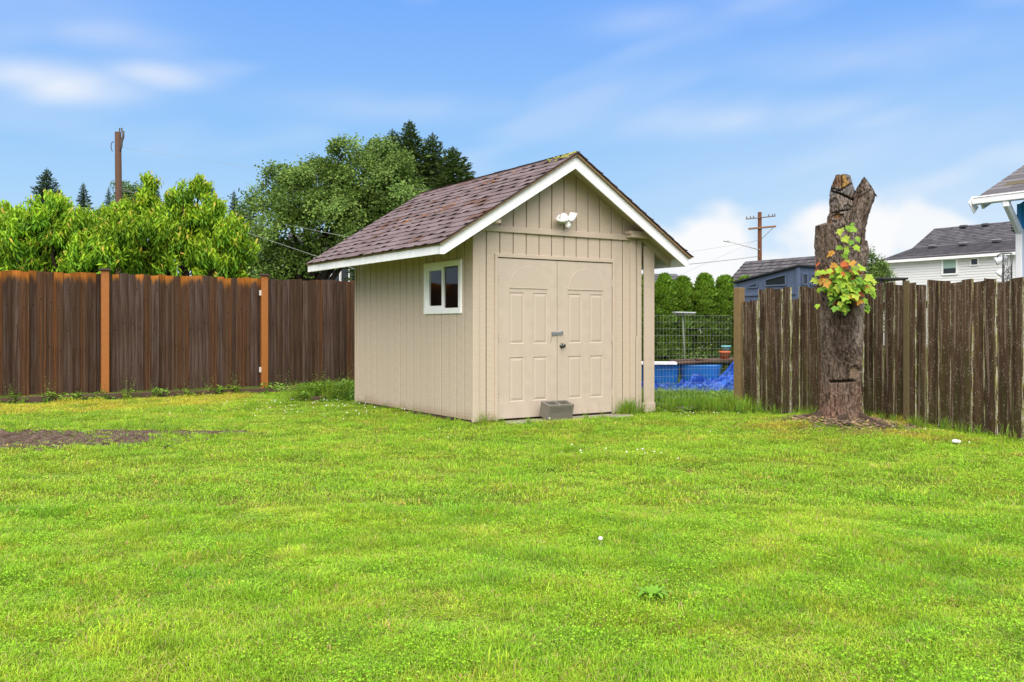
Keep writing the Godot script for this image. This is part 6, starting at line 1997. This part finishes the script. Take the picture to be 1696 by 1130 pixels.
# ---------------------------------------------------------------- grass and weeds
func lawn() -> void:
	var g := base("lawn_grass")
	tag(g, "short bright green lawn grass with yellowish patches", "", "", "stuff")
	var root := Color(0.27, 0.31, 0.05)
	var tip := Color(0.250, 0.455, 0.022)
	var near := []
	for k in 3: near.append(blade_clump(52, 0.085, 0.014, 0.040, 0.0017, 1.0, root, tip))
	var far := []
	for k in 3: far.append(blade_clump(46, 0.14, 0.016, 0.042, 0.0032, 0.9, root, tip))
	var longer := [blade_clump(34, 0.10, 0.045, 0.105, 0.0026, 0.7, root * 0.9, tip * 0.92)]
	var places := [[], [], [], [], [], [], [], []]
	var cols := [[], [], [], [], [], [], [], []]
	var add := func(k: int, x: float, z: float, sc: float) -> void:
		var y := ground(x, z)
		var t := nz.get_noise_2d(x * 44.0 + 900.0, z * 54.0) * 0.8 + nz.get_noise_2d(x * 150.0, z * 190.0) * 0.9
		var h := nz.get_noise_2d(x * 60.0 - 300.0, z * 60.0)
		var b := 1.0 + 0.28 * nz.get_noise_2d(x * 140.0 + 40.0, z * 200.0) + rr(-0.16, 0.16)
		var c := Color(1, 1, 1).lerp(Color(1.55, 1.13, 1.6), clampf(t * 1.0 + 0.05, 0.0, 1.0))
		c = c.lerp(Color(0.74, 0.88, 0.95), clampf(-t * 1.2, 0.0, 1.0))
		if rng.randf() < 0.03: c = Color(1.9, 1.05, 2.4)
		# worn, strawy strip in front of the stained fence
		var fg := fence_left_gap(x, z)
		if fg > 0.3 and fg < 2.4 and x < -4.6: c = c.lerp(Color(1.9, 1.05, 1.7), clampf(0.55 + h, 0.0, 0.85))
		var sd := Vector2(x - STUMP_AT.x, z - STUMP_AT.z - 0.15).length()
		if sd < 1.9: c = c.lerp(Color(1.7, 0.85, 1.8), clampf((1.25 - sd) * 0.9 + h * 1.2, 0.0, 0.8))
		places[k].append(Transform3D((Basis(Vector3.UP, rr(0, TAU)) * Basis(Vector3.RIGHT, rr(-0.2, 0.2))).scaled(Vector3(sc, sc * (0.85 + h * 0.9) * rr(0.8, 1.2), sc)), Vector3(x, y, z)))
		cols[k].append(Color(c.r * b, c.g * b, c.b * b))
	var ok := func(x: float, z: float) -> bool:
		if absf(x) > -z * 0.60 + 1.6: return false
		if shed_gap(x, z) <= 0.02: return false
		var p := in_shed(x, z)
		if p.x > 0.38 and p.x < 2.3 and p.z > -0.1 and p.z < 0.335 + 0.05 * nf.get_noise_2d(x * 200.0, z * 200.0): return false
		if fence_left_gap(x, z) < 0.22: return false
		if fence_right_gap(x, z) < 0.02 and x > 2.9: return false
		if rng.randf() < soil_amount(x, z) * 0.97: return false
		var d := Vector2(x - STUMP_AT.x, (z - STUMP_AT.z - 0.12)).length()
		if d < 0.78 + 0.5 * nz.get_noise_2d(x * 110.0, z * 110.0) and rng.randf() < 0.93: return false
		return true
	for i in 26000:
		var z := -lerpf(1.7, 6.2, pow(rng.randf(), 0.75))
		var x := rr(-1, 1) * (-z * 0.60 + 1.3)
		if ok.call(x, z): add.call(rng.randi() % 3, x, z, rr(0.85, 1.2))
	for i in 42000:
		var z := -sqrt(lerpf(5.6 * 5.6, 17.5 * 17.5, rng.randf()))
		var x := rr(-1, 1) * (-z * 0.60 + 1.3)
		if ok.call(x, z): add.call(3 + rng.randi() % 3, x, z, rr(0.8, 1.15))
	for i in 7000:
		var z := -sqrt(lerpf(2.5 * 2.5, 17.5 * 17.5, rng.randf()))
		var x := rr(-1, 1) * (-z * 0.60 + 1.3)
		var edge := shed_gap(x, z) < 0.12 or absf(fence_left_gap(x, z) - 0.3) < 0.12 or absf(fence_right_gap(x, z) - 0.1) < 0.1 and x > 2.9 or absf(soil_amount(x, z) - 0.3) < 0.28
		if (edge or nz.get_noise_2d(x * 45.0 + 70.0, z * 45.0) > 0.28) and ok.call(x, z): add.call(6, x, z, rr(0.6, 1.1))
	# low clover and other small-leaved plants mixed into the turf in patches
	var clover := broad_sprig(22, 0.055, 0.0095, Color(0.17, 0.37, 0.016), Color(0.32, 0.54, 0.03))
	for i in 16000:
		var z := -sqrt(lerpf(2.2 * 2.2, 12.0 * 12.0, pow(rng.randf(), 1.25)))
		var x := rr(-1, 1) * (-z * 0.60 + 0.8)
		if nz.get_noise_2d(x * 50.0 - 700.0, z * 60.0 + 90.0) + 0.12 * (x / 3.0) > 0.06 and ok.call(x, z):
			var k := rr(0.8, 1.2)
			places[7].append(Transform3D((Basis(Vector3.UP, rr(0, TAU)) * Basis(Vector3.RIGHT, rr(-0.15, 0.15))).scaled(Vector3.ONE * rr(0.7, 1.3)), Vector3(x, ground(x, z) + rr(0.022, 0.034), z)))
			cols[7].append(Color(k, k, k))
	var all := near + far + longer + [clover]
	for k in all.size():
		tag(scatter("blades", all[k], M.grass_blade, places[k], cols[k], g), "", "", "", "stuff")

func weeds() -> void:
	# leafy weeds and tall grass along the fences, in the wire gap and by the shed
	var w := base("weeds")
	tag(w, "tangled green weeds along the fences and in the wire gap", "", "", "stuff")
	var tall := blade_clump(26, 0.08, 0.16, 0.42, 0.0035, 0.55, Color(0.16, 0.25, 0.04), Color(0.18, 0.34, 0.03))
	var leafy_ := broad_sprig(26, 0.11, 0.055, Color(0.095, 0.215, 0.028), Color(0.21, 0.37, 0.045))
	var stalk := weed_stalk()
	var places := [[], [], []]
	var cols := [[], [], []]
	var add := func(k: int, x: float, z: float, sc: float, dy := 0.0) -> void:
		places[k].append(Transform3D((Basis(Vector3.UP, rr(0, TAU)) * Basis(Vector3.RIGHT, rr(-0.2, 0.2))).scaled(Vector3.ONE * sc), Vector3(x, ground(x, z) + dy, z)))
		var c := rr(0.75, 1.2)
		cols[k].append(Color(c * rr(0.9, 1.3), c, c))
	var fa := Vector2(-8.31, -14.8)
	var fd := (Vector2(-3.19, -18.33) - fa).normalized()
	var fn := Vector2(-fd.y, fd.x)
	for i in 430:
		var t := rr(-1.5, 7.0)
		var n := 0.5 + 0.5 * nz.get_noise_1d(t * 120.0)
		if rng.randf() > smoothstep(0.3, 0.8, n) * 1.1: continue
		var p := fa + fd * t + fn * rr(0.04, 0.30)
		var k := 1 if rng.randf() < 0.7 else 0
		add.call(k, p.x, p.y, rr(0.45, 1.15) * (0.55 if k == 0 else 1.0), rr(0.02, 0.14) if k == 1 else 0.0)
		if rng.randf() < 0.2: add.call(2, p.x, p.y, rr(0.5, 1.0))
	for i in 190:                                   # the big clump by the rear corner of the shed
		var p := Vector2(-3.0 + rng.randfn() * 0.35, -15.2 + rng.randfn() * 0.35)
		if shed_gap(p.x, p.y) < 0.05: continue
		add.call(0 if i % 2 else 1, p.x, p.y, rr(0.6, 1.15), 0.0 if i % 2 else rr(0.03, 0.3))
	for i in 60:
		var p := Vector2(-2.6 + rng.randfn() * 0.22, -14.6 + rng.randfn() * 0.12)
		if shed_gap(p.x, p.y) > 0.03: add.call(1, p.x, p.y, rr(0.5, 0.9), rr(0.0, 0.08))
	for i in 950:                                   # the wire gap
		var x := rr(1.85, 3.75)
		var z := rr(-14.75, -12.75)
		if shed_gap(x, z) < 0.03 or (fence_right_gap(x, z) < 0.05 and z > -13.3): continue
		var hgt := smoothstep(-12.6, -13.6, z)
		var k := 0 if rng.randf() < 0.4 else 1
		add.call(k, x, z, rr(0.5, 1.0), 0.0 if k == 0 else rr(0.0, 0.22) * hgt)
		if rng.randf() < 0.05: add.call(2, x, z, rr(0.5, 0.9))
	for i in 340:                                   # ground beyond the gap, up to the hedge
		add.call(0 if rng.randf() < 0.6 else 1, rr(1.8, 5.0), rr(-20.5, -15.9), rr(0.6, 1.1))
	for i in 26:                                    # pale tall stalks by the bird table
		add.call(2, rr(2.85, 3.35), rr(-16.1, -15.8), rr(1.1, 1.9))
	for i in 150:                                   # along the old pickets and the shed's feet
		var t := rr(0.0, 5.5)
		var d := (Vector2(5.59, -10.16) - Vector2(3.39, -13.2)).normalized()
		var p := Vector2(3.39, -13.2) + d * t + Vector2(-0.81, 0.586) * -1.0 * -rr(0.05, 0.16)
		add.call(0 if rng.randf() < 0.65 else 1, p.x, p.y, rr(0.25, 0.6))
	var sh := Transform3D(Basis(Vector3.UP, SHED_TURN), SHED_AT)
	for q in [[2.36, 0.10, 26, 0.75], [2.55, 0.08, 14, 0.5], [2.9, 0.06, 14, 0.5], [0.12, 0.08, 10, 0.45], [0.55, 0.38, 5, 0.35], [0.3, 0.1, 6, 0.4], [1.55, 0.36, 3, 0.4], [-0.06, -0.4, 4, 0.3], [-0.06, -1.3, 8, 0.45], [-0.07, -2.3, 7, 0.4], [-0.07, -3.2, 10, 0.4]]:
		for i in q[2]:
			var p := sh * Vector3(q[0] + rng.randfn() * 0.07, 0, q[1] + absf(rng.randfn()) * 0.04 * signf(q[1]) * (1.0 if q[0] > 0.0 else 2.0))
			add.call(0 if rng.randf() < 0.6 else 1, p.x, p.z, q[3] * rr(0.5, 1.1))
			if rng.randf() < 0.12: add.call(2, p.x, p.z, q[3] * rr(0.6, 1.0))
	for i in 520:                                   # sparse green on the bare soil
		var x := rr(-8.2, -2.9)
		var z := rr(-11.2, -9.0)
		if soil_amount(x, z) > 0.25: add.call(1, x, z, rr(0.2, 0.55))
	for i in 160:
		var x := rr(-6.2, -3.2)
		var z := rr(-11.3, -10.3)
		if soil_amount(x, z) < 0.5: add.call(0 if i % 2 else 1, x, z, rr(0.25, 0.5))
	var ms := [tall, leafy_, stalk]
	for k in 3: tag(scatter("leaves", ms[k], M.foliage, places[k], cols[k], w), "", "", "", "stuff")
	# white clover heads in the grass
	var st := start(false)
	ball(st, Vector3(0, 0.05, 0), Vector3(0.0065, 0.006, 0.0065), Color(0.72, 0.72, 0.66), 6, 4)
	var fl := done(st)
	var pl := []
	var pc := []
	for q in [[-2.9, -13.1, 0.75, 40], [-2.2, -12.3, 0.5, 14], [-3.4, -14.4, 0.5, 20], [1.02, -8.6, 0.22, 9], [2.4, -12.4, 0.35, 10], [0.2, -9.5, 1.2, 7], [4.5, -10.0, 0.6, 3]]:
		for i in q[3]:
			var x: float = q[0] + rng.randfn() * q[2]
			var z: float = q[1] + rng.randfn() * q[2] * 0.6
			if shed_gap(x, z) < 0.1: continue
			pl.append(Transform3D(Basis().scaled(Vector3.ONE * rr(0.8, 1.5)), Vector3(x, ground(x, z), z))); pc.append(Color.WHITE)
	var cl := scatter("clover_flowers", fl, M.plain, pl, pc)
	tag(cl, "tiny white clover flowers sprinkled in the lawn", "", "", "stuff")
	# bark chips and dead leaves round the stump
	st = start()
	cbox(st, at(Vector3.ZERO), Vector3(0.05, 0.006, 0.018), 0.002, Color(1, 1, 1))
	var chip := done(st)
	pl = []
	pc = []
	for i in 900:
		var a := rr(0, TAU)
		var r := 0.25 + absf(rng.randfn()) * 0.27
		var x := STUMP_AT.x + cos(a) * r * 1.15
		var z := STUMP_AT.z + sin(a) * r + 0.08
		if r > 1.0: continue
		pl.append(Transform3D((Basis(Vector3.UP, rr(0, TAU)) * Basis(Vector3.RIGHT, rr(-0.5, 0.5)) * Basis(Vector3.BACK, rr(-0.4, 0.4))).scaled(Vector3.ONE * rr(0.5, 1.5)), Vector3(x, ground(x, z) + rr(0.0, 0.015), z)))
		pc.append(Color(0.07, 0.045, 0.035).lerp(Color(0.30, 0.20, 0.10), pow(rng.randf(), 1.6)))
	tag(scatter("bark_chips", chip, M.plain, pl, pc), "brown bark chips scattered on the mound round the stump", "", "", "stuff")

func weed_stalk() -> ArrayMesh:
	var st := start()
	for k in 4:
		var a := rr(0, TAU)
		var h := rr(0.35, 0.6)
		var tp := Vector3(cos(a) * 0.14, h, sin(a) * 0.14)
		var sd := Vector3(-sin(a), 0, cos(a)) * 0.0022
		tri(st, -sd, sd, tp, Color(0.17, 0.24, 0.06))
		for j in 9:
			var f := 0.25 + 0.75 * j / 8.0
			var b := a + j * 2.3
			var p := tp * f
			var d := Vector3(cos(b), rr(0.0, 0.7), sin(b)).normalized()
			var s := d.cross(Vector3.UP).normalized() * 0.010
			var l := 0.06 * (1.15 - f * 0.6)
			tri(st, p, p + d * l * 0.5 + s, p + d * l, Color(0.15, 0.25, 0.05)); tri(st, p, p + d * l, p + d * l * 0.5 - s, Color(0.14, 0.22, 0.045))
	return done(st)
